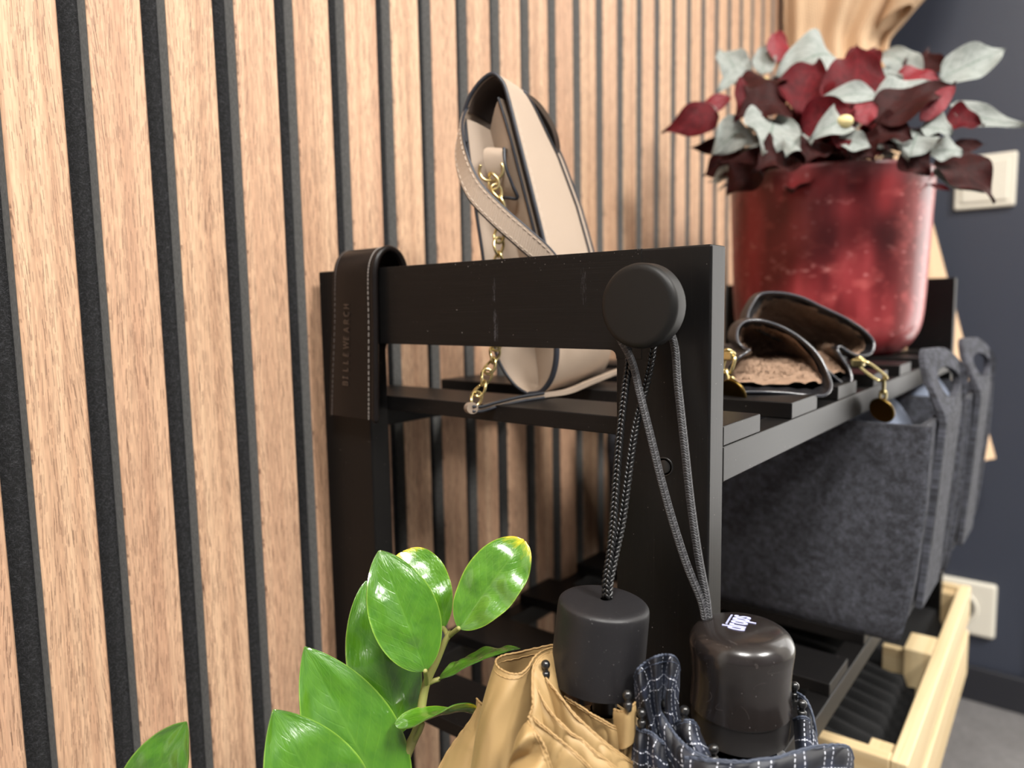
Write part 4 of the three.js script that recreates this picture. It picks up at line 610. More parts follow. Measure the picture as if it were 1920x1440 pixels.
{
  const T = V(0.2477,0.56,-0.2372), tilt = (g) => g.translate(-T.x, -T.y, -T.z).applyQuaternion(new THREE.Quaternion().setFromAxisAngle(V(0.62, 0.1, 0.77).normalize(), -0.10)).translate(T.x, T.y, T.z), o = thing('umbrella', 'folded tan umbrella with matte black handle hanging by its braided cord from the peg', 'umbrella', T, 'folded umbrellas hanging from the peg');
  part('handle', tilt(lathe([[0.0016, 0.0004], [0.010, 0.0002], [0.0150, -0.0001], [0.0172, -0.0010], [0.0180, -0.0030], [0.0182, -0.010], [0.0184, -0.022], [0.0183, -0.0315], [0.0176, -0.0332], [0.012, -0.034]], T, 96)), M.umbrellaBlack, o, 'matte black cylindrical handle');
  part('shaft', new THREE.CylinderGeometry(0.005, 0.005, 0.24, 20).translate(T.x, T.y - 0.15, T.z), M.umbrellaBase, o);
  const pl = (n, d, s) => (a, v) => 1 + d * Math.sin(a * n + s + v * 2.2) + d * 0.5 * Math.sin(a * (n + 3) + s * 2);
  part('canopy_core', lathe([[0.006, -0.046], [0.014, -0.052], [0.020, -0.066], [0.024, -0.10], [0.022, -0.16], [0.015, -0.21], [0.006, -0.235]], T, 120, pl(8, 0.07, 1)), M.tan, o);
  part('ferrule', latheSharp([[0.0005, -0.262], [0.0035, -0.26], [0.005, -0.25], [0.0065, -0.232]].map(([r, y]) => [r, y]), T, 20), M.umbrellaBase, o);
  const S = (rows, opt) => sheet('canopy_panel', rows, M.tan, o, { hem: M.tanHem, ...opt });
  // rolled panel at the left: an open cone with its hem at the top
  S([ [V(0.2269,0.5369,-0.2342), V(0.2196,0.5343,-0.2318), V(0.2127,0.5322,-0.2272), V(0.2106,0.5334,-0.2192), V(0.2134,0.5357,-0.2115), V(0.2175,0.5372,-0.206), V(0.2223,0.5372,-0.2034), V(0.2271,0.5372,-0.2034), V(0.2299,0.5373,-0.2057), V(0.2303,0.5382,-0.2099), V(0.2291,0.5395,-0.2156), V(0.2285,0.5393,-0.2228), V(0.2305,0.539,-0.2296)],
      [V(0.2269,0.5272,-0.2341), V(0.2183,0.5227,-0.2318), V(0.2097,0.5196,-0.227), V(0.2077,0.521,-0.2178), V(0.2108,0.5244,-0.2092), V(0.2153,0.5273,-0.2028), V(0.2202,0.5288,-0.1993), V(0.2256,0.5301,-0.1986), V(0.2293,0.5307,-0.201), V(0.2303,0.5308,-0.2064), V(0.2304,0.5314,-0.213), V(0.2307,0.5312,-0.221), V(0.2315,0.5301,-0.2279)],
      [V(0.2278,0.5096,-0.2324), V(0.2173,0.5048,-0.2298), V(0.2074,0.5016,-0.224), V(0.2045,0.5038,-0.2142), V(0.2087,0.5087,-0.2053), V(0.2138,0.513,-0.1984), V(0.2197,0.5162,-0.1945), V(0.2253,0.5181,-0.1942), V(0.229,0.5188,-0.1973), V(0.2309,0.5186,-0.2026), V(0.232,0.5173,-0.2098), V(0.2327,0.5154,-0.2179), V(0.233,0.5133,-0.2255)],
      [V(0.2301,0.4773,-0.2286), V(0.2178,0.4733,-0.2246), V(0.2067,0.472,-0.2168), V(0.2032,0.4757,-0.2068), V(0.2079,0.482,-0.1985), V(0.2134,0.4876,-0.192), V(0.2195,0.4918,-0.1885), V(0.2254,0.4944,-0.1885), V(0.2297,0.4947,-0.192), V(0.2313,0.4928,-0.1982), V(0.2334,0.4901,-0.206), V(0.2345,0.4864,-0.2141), V(0.2352,0.4828,-0.2219)] ], { nu: 84, nv: 30, seed: 3, ripple: 0.0004 });
  // outer left panel
  S([ [V(0.2058,0.5155,-0.2091), V(0.2028,0.5085,-0.207), V(0.1994,0.5021,-0.2034), V(0.1964,0.4954,-0.1988), V(0.1945,0.4875,-0.1936), V(0.1938,0.4828,-0.1911)], [V(0.2108,0.5162,-0.2054), V(0.2092,0.5077,-0.203), V(0.2072,0.5021,-0.1994), V(0.2052,0.496,-0.1957), V(0.2037,0.4887,-0.1921), V(0.2027,0.4825,-0.1905)], [V(0.2138,0.5142,-0.2025), V(0.2143,0.505,-0.199), V(0.2148,0.5,-0.1962), V(0.215,0.4941,-0.1942), V(0.2146,0.4884,-0.1932), V(0.2143,0.4822,-0.1921)] ], { seed: 5, nu: 30 });
  S([ [V(0.2021,0.5151,-0.2113), V(0.2058,0.5159,-0.2091), V(0.2106,0.5183,-0.2056), V(0.2144,0.5221,-0.204)], [V(0.2022,0.5107,-0.2107), V(0.206,0.5118,-0.2088), V(0.2108,0.5145,-0.2053), V(0.2143,0.5179,-0.2033)], [V(0.2033,0.5025,-0.2092), V(0.2067,0.504,-0.207), V(0.2111,0.5064,-0.2044), V(0.2144,0.51,-0.2023)] ], { seed: 6, nu: 14, nv: 10, crease: 0.0002, ripple: 0.0002 });
  // wall of the inner panel right of the roll, hem running down its left
  S([ [V(0.2317,0.5376,-0.2278), V(0.2305,0.5393,-0.2193), V(0.2319,0.5382,-0.2112), V(0.236,0.5337,-0.2049), V(0.2388,0.5295,-0.2014), V(0.239,0.526,-0.1985)], [V(0.2348,0.5357,-0.2248), V(0.235,0.5366,-0.2174), V(0.2358,0.5346,-0.21), V(0.2393,0.5308,-0.2045), V(0.2416,0.5261,-0.2006), V(0.2418,0.5221,-0.1977)], [V(0.2393,0.5251,-0.2219), V(0.2406,0.5238,-0.2163), V(0.242,0.5225,-0.2108), V(0.2436,0.5188,-0.2064), V(0.245,0.5148,-0.2031), V(0.2456,0.5082,-0.2001)], [V(0.2449,0.5014,-0.2206), V(0.2464,0.4998,-0.2164), V(0.2477,0.4984,-0.2121), V(0.2488,0.4971,-0.2076), V(0.2487,0.4965,-0.2049), V(0.2481,0.4952,-0.203)] ], { seed: 7, nu: 44, nv: 30 });
  // diagonal panels wrapped round the shaft, outermost last
  S([ [V(0.2415,0.526,-0.2186), V(0.25,0.5247,-0.2176), V(0.2582,0.5225,-0.2187), V(0.2641,0.5195,-0.2223), V(0.2668,0.5173,-0.2275)], [V(0.2435,0.5191,-0.2193), V(0.2513,0.5191,-0.2178), V(0.2591,0.5173,-0.2187), V(0.2645,0.5148,-0.222), V(0.2666,0.5118,-0.2278)], [V(0.2447,0.5055,-0.221), V(0.2521,0.5058,-0.2193), V(0.2596,0.5054,-0.2201), V(0.2646,0.5043,-0.2226), V(0.2661,0.5013,-0.2286)], [V(0.2474,0.4849,-0.2203), V(0.2547,0.4877,-0.2188), V(0.2614,0.4895,-0.2193), V(0.2648,0.489,-0.2221), V(0.2658,0.4858,-0.2276)] ], { seed: 9 });
  S([ [V(0.2365,0.5345,-0.2131), V(0.2431,0.531,-0.2115), V(0.2503,0.5256,-0.2114), V(0.2577,0.5205,-0.2128), V(0.2638,0.5142,-0.2169), V(0.2677,0.5065,-0.2242)], [V(0.239,0.5275,-0.2116), V(0.2461,0.5241,-0.2105), V(0.2529,0.5204,-0.2102), V(0.26,0.5159,-0.2114), V(0.2654,0.5104,-0.2151), V(0.2684,0.5028,-0.2229)], [V(0.2428,0.5065,-0.2093), V(0.2498,0.5056,-0.2083), V(0.2564,0.5041,-0.2083), V(0.2625,0.5015,-0.2102), V(0.2667,0.4976,-0.2144), V(0.269,0.4914,-0.2219)] ], { seed: 11, nu: 50 });
  S([ [V(0.2373,0.5337,-0.2059), V(0.2427,0.5294,-0.2045), V(0.2489,0.5258,-0.2038), V(0.2565,0.5212,-0.2055), V(0.2639,0.5152,-0.2094), V(0.2696,0.5073,-0.2154)], [V(0.2388,0.5268,-0.2037), V(0.2451,0.5231,-0.203), V(0.2515,0.5204,-0.2027), V(0.2591,0.516,-0.2043), V(0.2658,0.5108,-0.2077), V(0.27,0.5034,-0.214)], [V(0.2414,0.5064,-0.2004), V(0.2478,0.5057,-0.2003), V(0.2543,0.5052,-0.2003), V(0.2609,0.503,-0.2027), V(0.2667,0.4995,-0.2069), V(0.2698,0.495,-0.2127)] ], { seed: 13, nu: 50 });
  S([ [V(0.2391,0.5266,-0.2), V(0.2453,0.5245,-0.1995), V(0.2526,0.5218,-0.1998), V(0.259,0.5172,-0.2018), V(0.2637,0.5111,-0.2048), V(0.267,0.5047,-0.2079)], [V(0.2391,0.5213,-0.198), V(0.2453,0.5193,-0.1975), V(0.2525,0.5171,-0.1979), V(0.2583,0.5126,-0.1993), V(0.2624,0.5073,-0.2019), V(0.2654,0.5017,-0.2048)], [V(0.2379,0.5,-0.1941), V(0.2441,0.501,-0.1941), V(0.2509,0.5021,-0.1945), V(0.2565,0.5018,-0.1964), V(0.2601,0.5003,-0.1991), V(0.2626,0.498,-0.2021)] ], { seed: 15, nu: 50 });
  // loose crumpled front fold
  S([ [V(0.2401,0.5263,-0.1968), V(0.2459,0.5255,-0.1936), V(0.2496,0.5222,-0.1936), V(0.2513,0.5167,-0.1943), V(0.2526,0.5095,-0.1956)], [V(0.2387,0.5241,-0.1954), V(0.2448,0.5249,-0.1888), V(0.2439,0.5168,-0.1935), V(0.2497,0.5159,-0.189), V(0.2497,0.509,-0.1906)], [V(0.2357,0.5175,-0.1947), V(0.2394,0.5179,-0.1887), V(0.2379,0.5119,-0.1905), V(0.2422,0.5113,-0.1862), V(0.2425,0.505,-0.1869)], [V(0.2333,0.5066,-0.1939), V(0.2345,0.5062,-0.1896), V(0.2337,0.5037,-0.1887), V(0.2348,0.502,-0.1867), V(0.235,0.497,-0.1862)] ], { seed: 17, nu: 36, nv: 30, ripple: 0.0008 });
  S([ [V(0.2614,0.5263,-0.2218), V(0.2651,0.5272,-0.221), V(0.2676,0.5288,-0.222), V(0.2673,0.5286,-0.2268)], [V(0.2613,0.5236,-0.2213), V(0.2657,0.5248,-0.2199), V(0.2684,0.5265,-0.221), V(0.2677,0.5254,-0.2267)], [V(0.2623,0.5119,-0.2218), V(0.2661,0.5135,-0.2199), V(0.2679,0.5146,-0.2215), V(0.2675,0.5138,-0.2262)] ], { seed: 19, nu: 20, nv: 14, crease: 0.0002, ripple: 0.0002 });
  ribTip(V(0.2355,0.5389,-0.2142), o); ribTip(V(0.2677,0.5348,-0.2203), o, V(-0.05, 1, 0.05));
  // braided cord: a long loop over the peg stem, both runs meeting in the handle
  const k = V(0.2405,0.6753,-0.2757), sx = k.x, sy = k.y;
  const cordPath = crv([V(0.2487,0.5613,-0.2372), V(0.2485,0.5677,-0.2376), V(0.2486,0.5778,-0.2404), V(0.2479,0.5897,-0.244), V(0.2457,0.6055,-0.2502), V(0.2434,0.6239,-0.2573), V(0.2418,0.6408,-0.264), V(0.2405,0.6543,-0.2694), V(sx - 0.0092, sy - 0.004, -0.2762), V(sx - 0.0066, sy + 0.0068, -0.2762), V(sx, sy + 0.0095, -0.2762), V(sx + 0.0068, sy + 0.0066, -0.2762), V(sx + 0.0088, sy - 0.004, -0.2762), V(0.2483,0.6532,-0.2749), V(0.2479,0.6385,-0.2687), V(0.2478,0.6237,-0.2614), V(0.2488,0.6052,-0.2539), V(0.2498,0.5892,-0.2474), V(0.2496,0.5774,-0.2424), V(0.2491,0.5674,-0.2391), V(0.2491,0.5609,-0.2382)]);
  const n = 760, fr = cordPath.computeFrenetFrames(n), strands = [];
  for (let s = 0; s < 4; s++) { const pts = []; for (let i = 0; i <= n; i++) { const p = cordPath.getPointAt(i / n), a = i / n * cordPath.getLength() / 0.0076 * 6.2832 + s * Math.PI / 2; pts.push(p.addScaledVector(fr.normals[i], 0.00105 * Math.cos(a)).addScaledVector(fr.binormals[i], 0.00070 * Math.sin(2 * a + (s % 2) * 0.4))); } strands.push(new THREE.TubeGeometry(new THREE.CatmullRomCurve3(pts), n * 2, 0.00070, 7)); }
  part('wrist_cord', merge(strands), M.cord, o, 'black braided cord');
}
{
  const T = V(0.2924,0.5504,-0.2654), o = thing('umbrella', 'folded navy umbrella with dashed white check and glossy black handle hanging from the peg', 'umbrella', T, 'folded umbrellas hanging from the peg');
  part('handle', lathe([[0.0005, 0.0012], [0.008, 0.0010], [0.0140, 0.0001], [0.0176, -0.0018], [0.0194, -0.0046], [0.0197, -0.0075], [0.0192, -0.012], [0.0187, -0.0185], [0.0188, -0.025], [0.0193, -0.0305], [0.0192, -0.0311]], T, 112), M.umbrellaGloss, o, 'glossy black waisted handle');
  part('handle_collar', lathe([[0.0192, -0.0312], [0.0187, -0.0317], [0.0187, -0.036], [0.0184, -0.0405], [0.0174, -0.0424], [0.012, -0.043]], T, 96), M.umbrellaBase, o, 'plain black collar of the handle');
  part('shaft', new THREE.CylinderGeometry(0.005, 0.005, 0.22, 20).translate(T.x, T.y - 0.157, T.z), M.umbrellaBase, o);
  part('canopy_core', lathe([[0.013, -0.049], [0.0195, -0.056], [0.0215, -0.07], [0.0215, -0.12], [0.020, -0.17], [0.014, -0.215], [0.006, -0.24]], T, 120, (a, v) => 1 + 0.06 * Math.sin(a * 8 + v * 2) + 0.03 * Math.sin(a * 11)), M.plaid, o);
  part('ferrule', latheSharp([[0.0005, -0.266], [0.0035, -0.264], [0.005, -0.254], [0.0065, -0.236]], T, 20), M.umbrellaBase, o);
  // the print on the top of the handle, a white word with a row of tiny marks above it
  const lt = [], word = 'drops', up = V(-0.985, 0, 0.17).normalize(), right = V(-0.17, 0, -0.985).normalize();
  let x = 0; for (const ch of word) { const g = new TextGeometry(ch, { font: FONT, size: 0.0082, depth: 0.0002, curveSegments: 4, bevelEnabled: false }); g.computeBoundingBox(); const bb = g.boundingBox; g.translate(-bb.min.x, 0, 0); g.scale(0.5, 1, 1); { const w0 = x; g.translate(w0, 0, 0); } x += bb.max.x - bb.min.x + 0.00042; lt.push(g); }
  for (let q = 0; q < 7; q++) { const b = new THREE.BoxGeometry(0.0009, 0.0007, 0.0002); b.translate(0.0042 + q * 0.0015, 0.0074, 0.0001); lt.push(b); }
  const word3 = merge(lt); word3.translate(-x / 2, -0.003, 0); word3.applyMatrix4(new THREE.Matrix4().makeBasis(right, up, V(0, 1, 0))); const pc = V(0.2912,0.5515,-0.2668); word3.translate(pc.x, T.y, pc.z); { const ps = word3.attributes.position; for (let i = 0; i < ps.count; i++) { const rd = Math.hypot(ps.getX(i) - T.x, ps.getZ(i) - T.z); ps.setY(i, ps.getY(i) + 0.00128 - Math.pow(rd / 0.0146, 3) * 0.0013); } }
  part('printed_logo', word3, M.print, o, 'pale printed lettering');
  const S = (rows, opt) => sheet('canopy_panel', rows, M.plaid, o, { hem: M.plaidHem, hemR: 0.0005, ...opt });
  S([ [V(0.2648,0.536,-0.231), V(0.2675,0.5412,-0.2286), V(0.2693,0.5434,-0.2317), V(0.2735,0.547,-0.2304), V(0.2746,0.5463,-0.2351), V(0.2784,0.5475,-0.2344), V(0.2779,0.5431,-0.2399), V(0.277,0.5375,-0.2436)], [V(0.2651,0.5308,-0.2305), V(0.2706,0.5365,-0.2254), V(0.2701,0.5341,-0.2324), V(0.2749,0.538,-0.2291), V(0.2743,0.5348,-0.2359), V(0.2795,0.5401,-0.2305), V(0.2796,0.5388,-0.2355), V(0.2773,0.5319,-0.243)], [V(0.2661,0.5234,-0.2316), V(0.2713,0.5282,-0.2274), V(0.2708,0.526,-0.2332), V(0.2748,0.5291,-0.2303), V(0.2735,0.5258,-0.2366), V(0.2785,0.5305,-0.2309), V(0.2783,0.5287,-0.2357), V(0.2774,0.5242,-0.2421)], [V(0.2712,0.5103,-0.2326), V(0.2751,0.5143,-0.2285), V(0.2745,0.512,-0.233), V(0.2778,0.515,-0.2296), V(0.2763,0.5114,-0.2356), V(0.2797,0.5145,-0.2323), V(0.28,0.5137,-0.235), V(0.2803,0.51,-0.2425)] ], { nu: 56, nv: 30, seed: 31, ripple: 0.0006 });
  S([ [V(0.2641,0.5185,-0.2306), V(0.2686,0.5191,-0.2266), V(0.2722,0.52,-0.2257), V(0.2751,0.5194,-0.2267), V(0.2789,0.5174,-0.2269)], [V(0.2647,0.5114,-0.2288), V(0.2708,0.5148,-0.2226), V(0.2724,0.5131,-0.2262), V(0.2779,0.5148,-0.2231), V(0.2806,0.5118,-0.2262)], [V(0.2653,0.496,-0.226), V(0.2713,0.5004,-0.221), V(0.2739,0.4993,-0.2243), V(0.2805,0.5024,-0.2223), V(0.2847,0.4997,-0.2266)] ], { seed: 33, nu: 34, nv: 24, ripple: 0.0009 });
  S([ [V(0.2748,0.5253,-0.2324), V(0.2796,0.522,-0.2306), V(0.2842,0.5196,-0.2289), V(0.29,0.5178,-0.2281), V(0.2966,0.5165,-0.2294)], [V(0.2756,0.5213,-0.2299), V(0.2801,0.5181,-0.2279), V(0.2847,0.5163,-0.2263), V(0.2904,0.5149,-0.2255), V(0.2967,0.5137,-0.2265)], [V(0.2784,0.5062,-0.2289), V(0.2827,0.5056,-0.2271), V(0.2872,0.5055,-0.2255), V(0.2928,0.5054,-0.2248), V(0.298,0.5052,-0.2264)] ], { seed: 35, nu: 40 });
  S([ [V(0.2771,0.5177,-0.2384), V(0.2811,0.5227,-0.2345), V(0.2847,0.5248,-0.2339), V(0.2858,0.5232,-0.2371), V(0.2855,0.5175,-0.2425)], [V(0.278,0.5117,-0.2383), V(0.2836,0.5182,-0.232), V(0.2879,0.5205,-0.2307), V(0.2896,0.5185,-0.2343), V(0.2899,0.5131,-0.2403)], [V(0.2831,0.5029,-0.2386), V(0.2892,0.51,-0.2316), V(0.2935,0.5128,-0.2303), V(0.2958,0.5117,-0.2333), V(0.297,0.5066,-0.24)] ], { seed: 37, nu: 24 });
  S([ [V(0.2887,0.5168,-0.2244), V(0.2971,0.5187,-0.2256), V(0.305,0.5193,-0.2294), V(0.3121,0.5197,-0.2352), V(0.3184,0.5198,-0.2435), V(0.3242,0.5192,-0.2545), V(0.3288,0.5167,-0.2644), V(0.3312,0.5131,-0.271), V(0.3319,0.5073,-0.2747)], [V(0.2886,0.5126,-0.2225), V(0.2976,0.5149,-0.2235), V(0.3058,0.5157,-0.2276), V(0.3131,0.5159,-0.2336), V(0.3199,0.5163,-0.2416), V(0.3256,0.5151,-0.2525), V(0.3298,0.5126,-0.2621), V(0.3319,0.5089,-0.2684), V(0.3324,0.5032,-0.2732)], [V(0.2884,0.4981,-0.2216), V(0.2976,0.5007,-0.2229), V(0.3061,0.5016,-0.2273), V(0.3138,0.5018,-0.2335), V(0.3206,0.5017,-0.2415), V(0.3261,0.4996,-0.2521), V(0.3292,0.4968,-0.2607), V(0.3306,0.494,-0.2667), V(0.331,0.49,-0.2716)] ], { seed: 39, nu: 70 });
  S([ [V(0.3096,0.5225,-0.2807), V(0.3125,0.5224,-0.2792), V(0.3149,0.5202,-0.2782), V(0.317,0.516,-0.2768), V(0.3184,0.5108,-0.2759)], [V(0.3105,0.5147,-0.2791), V(0.3135,0.5157,-0.2765), V(0.3158,0.5148,-0.2756), V(0.3182,0.5118,-0.2745), V(0.3198,0.508,-0.274)], [V(0.3123,0.5018,-0.2762), V(0.3154,0.5044,-0.2726), V(0.3182,0.5058,-0.2711), V(0.321,0.5058,-0.2708), V(0.3229,0.5038,-0.2721)] ], { seed: 41, nu: 24 });
  S([ [V(0.3104,0.515,-0.2738), V(0.3129,0.5184,-0.2712), V(0.3149,0.5192,-0.2716), V(0.3156,0.5164,-0.2756)], [V(0.311,0.5096,-0.2736), V(0.3137,0.5129,-0.2698), V(0.3159,0.5135,-0.2703), V(0.3165,0.5113,-0.2744)], [V(0.312,0.5028,-0.2722), V(0.3147,0.5055,-0.2683), V(0.3172,0.5067,-0.2679), V(0.3182,0.5048,-0.2723)] ], { seed: 43, nu: 16, nv: 14, crease: 0.0003 });
  for (const p of [V(0.2703,0.5259,-0.2263), V(0.276,0.5279,-0.2343), V(0.2835,0.5277,-0.2346), V(0.3082,0.5249,-0.2812), V(0.3135,0.5227,-0.2735), V(0.2959,0.519,-0.2318)]) ribTip(p, o, V(0, 1, 0.05));
  const k = V(0.2405,0.6753,-0.2757), sx = k.x, sy = k.y;
  const cp = crv([V(0.2782,0.5509,-0.2638), V(0.2767,0.557,-0.264), V(0.2706,0.5714,-0.263), V(0.2649,0.5883,-0.262), V(0.2597,0.6051,-0.2618), V(0.2537,0.6241,-0.263), V(0.2482,0.6389,-0.2651), V(0.2427,0.6526,-0.2677), V(sx - 0.0098, sy - 0.006, -0.2722), V(sx - 0.0086, sy + 0.0056, -0.2722), V(sx, sy + 0.0112, -0.2722), V(sx + 0.0102, sy + 0.008, -0.2722), V(sx + 0.0138, sy - 0.004, -0.2722), V(0.2601,0.6608,-0.2712), V(0.2626,0.6436,-0.2702), V(0.2668,0.618,-0.2682), V(0.2705,0.5947,-0.2667), V(0.2745,0.5737,-0.2658), V(0.2777,0.5589,-0.2657), V(0.279,0.5511,-0.2651)]);
  part('wrist_cord', tube(cp, 0.00165, 500, 12), M.cordWoven, o, 'grey black woven cord');
}

// ---------------------------------------------------------------- glossy green plant in the foreground
{
  const g = V(0.1662,0.464,-0.1947), pz = V(0.17, 0, -0.17), o = thing('houseplant', 'glossy green houseplant with pointed oval leaves in the foreground', 'plant', pz);
  part('planter', lathe([[0.060, 0.001], [0.066, 0.002], [0.072, 0.06], [0.078, 0.16], [0.080, 0.20], [0.0785, 0.203], [0.075, 0.20], [0.074, 0.17]], pz, 72), M.terracotta, o);
  part('soil', lathe([[0.0745, 0.178], [0.04, 0.181], [0.0005, 0.182]], pz, 40), M.soil, o);
  const stem = crv([V(0.172, 0.17, -0.172), V(0.158, 0.32, -0.18), g, V(0.1696,0.4787,-0.1975), V(0.1727,0.4884,-0.2001), V(0.1753,0.4964,-0.2026), V(0.1772,0.5154,-0.2067), V(0.1801,0.5249,-0.2103), V(0.1828,0.534,-0.2137), V(0.1844,0.5376,-0.2155)]);
  const G2 = gridFn((u, v) => { const p = stem.getPoint(v), d = stem.getTangent(v), n = V(0, 0, 1).cross(d).normalize(), b = d.clone().cross(n), a = u * 6.2832, r = 0.0032 - 0.0021 * v; return p.addScaledVector(n, r * Math.cos(a)).addScaledVector(b, r * Math.sin(a)); }, 14, 90);
  part('stem', skin(G2), M.zzStem, o);
  const cam = V(0.3938, 0.6756, 0);
  const L = (a, b, w, o2, mat = M.zz, tilt = V(0, 0, 0), pet) => {
    const m = a.clone().add(b).multiplyScalar(0.5), n = o2.abs ? tilt.clone().normalize() : cam.clone().sub(m).normalize().add(tilt);
    const lf = part('leaf', thick(leafGrid(a, b, w, n, { nu: 36, nv: 56, basePow: 0.62, tipPow: 0.74, wav: 0.008, fold: 0.10, bend: 0.03, bumpy: 0.0022, ...o2 }), 0.0005, { unitUV: true }), mat, o);
    if (pet) part('leaf_stalk', tube([pet, pet.clone().lerp(a, 0.55).add(V(0.0003, 0.0004, 0)), a], 0.0011, 14, 8), M.zzStem, lf);
  };
  const up = V(-0.09, 0.33, -0.05);
  L(V(0.1835,0.5259,-0.2003), V(0.1615,0.5739,-0.1968), 0.0285, { seed: 1, bend: 0.06 }, M.zz, V(-0.12, 0.32, -0.05), V(0.178,0.516,-0.2062));
  L(V(0.1776,0.5364,-0.2176), V(0.1541,0.5664,-0.2157), 0.0265, { seed: 2, bend: 0.06, tipPow: 0.42 }, M.zzTip, V(0.0, 0.25, -0.07), V(0.1835,0.5349,-0.2144));
  L(V(0.1908,0.5415,-0.2135), V(0.2094,0.5771,-0.2358), 0.0255, { seed: 3, bend: 0.05, tipPow: 0.5 }, M.zzTip, V(-0.11, 0.3, -0.05), V(0.184,0.5358,-0.2149));
  L(V(0.1663,0.4914,-0.1999), V(0.1409,0.553,-0.2058), 0.0315, { seed: 4, bend: 0.05 }, M.zz, V(-0.11, 0.31, -0.05), V(0.1697,0.484,-0.1977));
  L(V(0.1751,0.4607,-0.1886), V(0.1439,0.5367,-0.1698), 0.0385, { seed: 5, bend: 0.03, fold: 0.06, tipPow: 0.85 }, M.zz, up);
  L(V(0.1731,0.4556,-0.1669), V(0.1496,0.5201,-0.1503), 0.0400, { seed: 6, bend: 0.05, fold: 0.05, tipPow: 0.85 }, M.zz, up);
  L(V(0.1812,0.5172,-0.2102), V(0.2043,0.527,-0.2378), 0.0185, { seed: 7, bend: 0.08, fold: 0.05, abs: true }, M.zz, V(-0.22, 0.95, -0.12), V(0.1777,0.5154,-0.2071));
  // the leaf seen almost edge on, pointing right, its near half hanging down
  L(V(0.1735,0.5031,-0.1917), V(0.2029,0.5109,-0.2113), 0.019, { seed: 8, bend: 0.02, fold: 0.1, tipPow: 0.5, twist: 1.3, bumpy: 0.001, abs: true }, M.zzTip, V(-0.2, 0.93, -0.24));
  part('leaf_stalk', tube([V(0.1743,0.4909,-0.2011), V(0.1794,0.4974,-0.1996), V(0.1827,0.503,-0.1985)], 0.0011, 14, 8), M.zzStem, o);
  L(V(0.107,0.4735,-0.1097), V(0.1281,0.5187,-0.1263), 0.0245, { seed: 9, bend: 0.03 }, M.zz, V(0.1, 0.5, 0.1));
  part('stem', tube([V(0.165, 0.175, -0.165), V(0.12, 0.32, -0.15), V(0.107,0.4735,-0.1097)], 0.0022, 40, 10), M.zzStem, o);
  part('stem', tube([V(0.175, 0.175, -0.16), V(0.19, 0.34, -0.165), V(0.1751,0.4607,-0.1886)], 0.0018, 40, 10), M.zzStem, o); part('stem', tube([V(0.17, 0.175, -0.155), V(0.18, 0.34, -0.15), V(0.1731,0.4556,-0.1669)], 0.0018, 40, 10), M.zzStem, o);
}

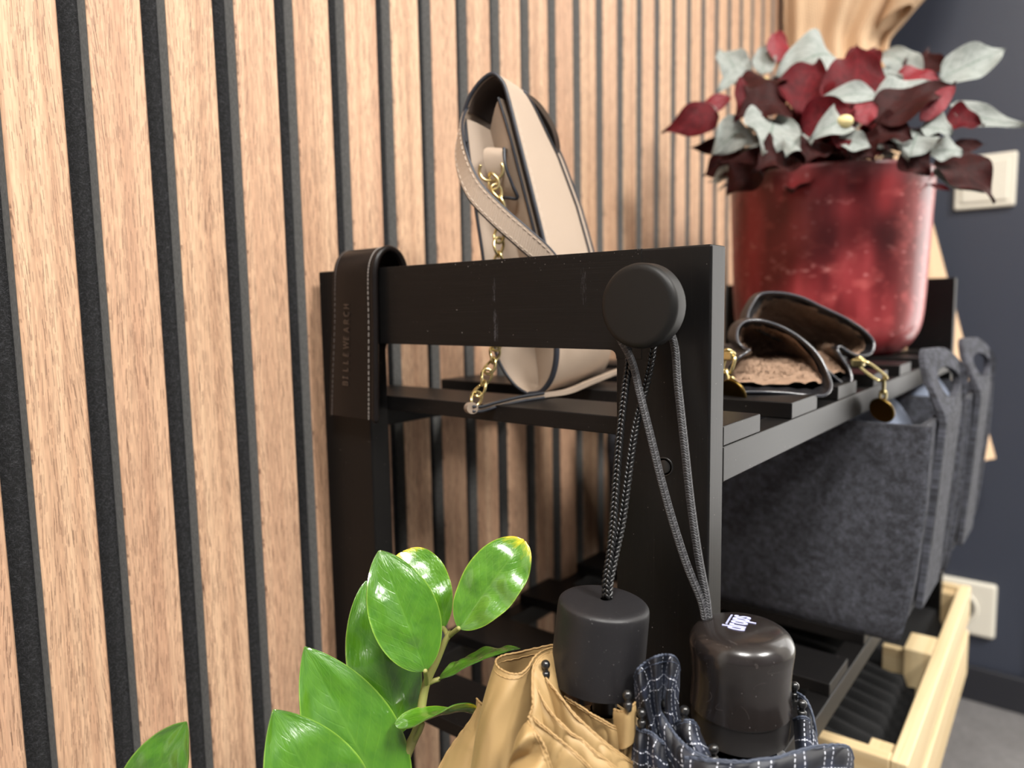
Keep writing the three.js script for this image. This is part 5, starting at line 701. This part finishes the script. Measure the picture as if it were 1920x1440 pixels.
// ---------------------------------------------------------------- coat hanging in the far corner
{
  const o = thing('coat', 'beige waffle knit coat gathered at the waist hanging behind the red pot', 'coat', V(0.09, 1.05, -1.2));
  const rows = [[1.66, 0.06, -1.215, 0.105, -1.235, 0.02], [1.58, 0.02, -1.16, 0.17, -1.27, 0.035], [1.40, 0.016, -1.14, 0.205, -1.28, 0.05], [1.24, 0.014, -1.135, 0.212, -1.28, 0.055], [1.15, 0.012, -1.13, 0.188, -1.275, 0.05], [1.10, 0.012, -1.13, 0.148, -1.27, 0.045], [1.06, 0.012, -1.135, 0.119, -1.265, 0.04], [1.0, 0.012, -1.135, 0.128, -1.267, 0.042], [0.9, 0.013, -1.13, 0.160, -1.27, 0.045], [0.79, 0.014, -1.125, 0.190, -1.275, 0.05], [0.6, 0.016, -1.11, 0.240, -1.28, 0.055], [0.44, 0.018, -1.10, 0.283, -1.285, 0.06]];
  const ring = rows.map(([y, ax, az, bx, bz, t]) => { const d = V(bx - ax, 0, bz - az), l = d.length(), e = d.clone().normalize(), n = V(-e.z, 0, e.x).multiplyScalar(1); if (n.z < 0) n.negate(); const P = []; for (let k = 0; k < 24; k++) { const a = k / 24 * 6.2832, c = V((ax + bx) / 2, y, (az + bz) / 2); P.push(c.addScaledVector(e, l / 2 * Math.cos(a)).addScaledVector(n, t * Math.sin(a) * 0.75)); } return P; });
  const G = gridOf(ring, 240, 80, true).map((r, j) => r.map((p, i) => { const a = i / 240 * 6.2832, w = 0.35 + 0.65 * Math.exp(-Math.pow((p.y - 1.08) / 0.22, 2)), f = (Math.sin(a * 9 + p.y * 3) * 0.6 + Math.sin(a * 14 - p.y * 5) * 0.4) * 0.013 * w * Math.max(0, Math.sin(a) + 0.25); return V(Math.max(0.008, p.x + 0.55 * f), p.y, p.z + 0.8 * f); }));
  part('coat_body', thick(G, 0.003), M.coat, o);
  part('coat_sleeve', thick(gridOf([[1.52, 0.19, -1.24, 0.030], [1.36, 0.215, -1.215, 0.034], [1.20, 0.200, -1.205, 0.034], [1.13, 0.170, -1.21, 0.03], [1.085, 0.142, -1.215, 0.024]].map(([y, x, z, r]) => { const P = []; for (let k = 0; k < 12; k++) { const a = k / 12 * 6.2832; P.push(V(x + r * 0.9 * Math.cos(a), y + 0.012 * Math.cos(a), z + r * Math.sin(a))); } return P; }), 40, 30, true), 0.003), M.coat, o);
  const h = thing('coat_hook', 'black metal coat hook high on the slatted wall above the coat', 'coat hook', V(0.006, 1.66, -1.2));
  part('hook_arm', tube([V(0, 1.70, -1.2), V(0.03, 1.695, -1.205), V(0.065, 1.68, -1.215), V(0.082, 1.665, -1.225), V(0.09, 1.685, -1.23)], 0.005, 30, 10), M.black, h); part('hook_plate', box(0, 0.006, 1.66, 1.74, -1.215, -1.185, 0.002), M.black, h);
}

// ---------------------------------------------------------------- plates on the end wall
{
  const z = ROOM.z0, a = V(0.2019,0.9058,-1.4), b = V(0.2852,0.8177,-1.4), x0 = a.x, x1 = b.x, y1 = a.y - 0.002, y0 = b.y + 0.002;
  const s = thing('light_switch', 'cream square light switch on the dark end wall beside the red pot', 'light switch', V((x0 + x1) / 2, (y0 + y1) / 2, z));
  const fr = part('switch_plate', box(x0, x1, y0, y1, z, z + 0.008, 0.005, 'y', 4), M.plastic, s); part('switch_rocker', box(x0 + 0.010, x1 - 0.010, y0 + 0.010, y1 - 0.010, z + 0.006, z + 0.0105, 0.002, 'y', 2), M.plastic, fr);
  const c = V(0.2277,0.2075,-1.4), d = V(0.2896,0.114,-1.4), q = thing('wall_socket', 'cream wall socket low on the dark end wall beside the pine crate', 'wall socket', V(d.x - 0.045, (c.y + d.y) / 2, z));
  const X1 = d.x, X0 = d.x - 0.094, Y1 = c.y, Y0 = d.y, pl = part('socket_plate', box(X0, X1, Y0, Y1, z, z + 0.012, 0.006, 'y', 4), M.plastic, q);
  const cx = (X0 + X1) / 2 - 0.006, cy = (Y0 + Y1) / 2;
  part('socket_rim', new THREE.TorusGeometry(0.026, 0.003, 12, 48).translate(cx, cy, z + 0.0125), M.plastic, pl); part('socket_recess', new THREE.CylinderGeometry(0.024, 0.024, 0.002, 40).rotateX(Math.PI / 2).translate(cx, cy, z + 0.0122), M.plasticDark, pl);
  for (const k of [-1, 1]) part('socket_hole', new THREE.CylinderGeometry(0.003, 0.003, 0.002, 16).rotateX(Math.PI / 2).translate(cx + k * 0.0095, cy, z + 0.0136), M.black, pl);
}
renderer.render(scene, camera);
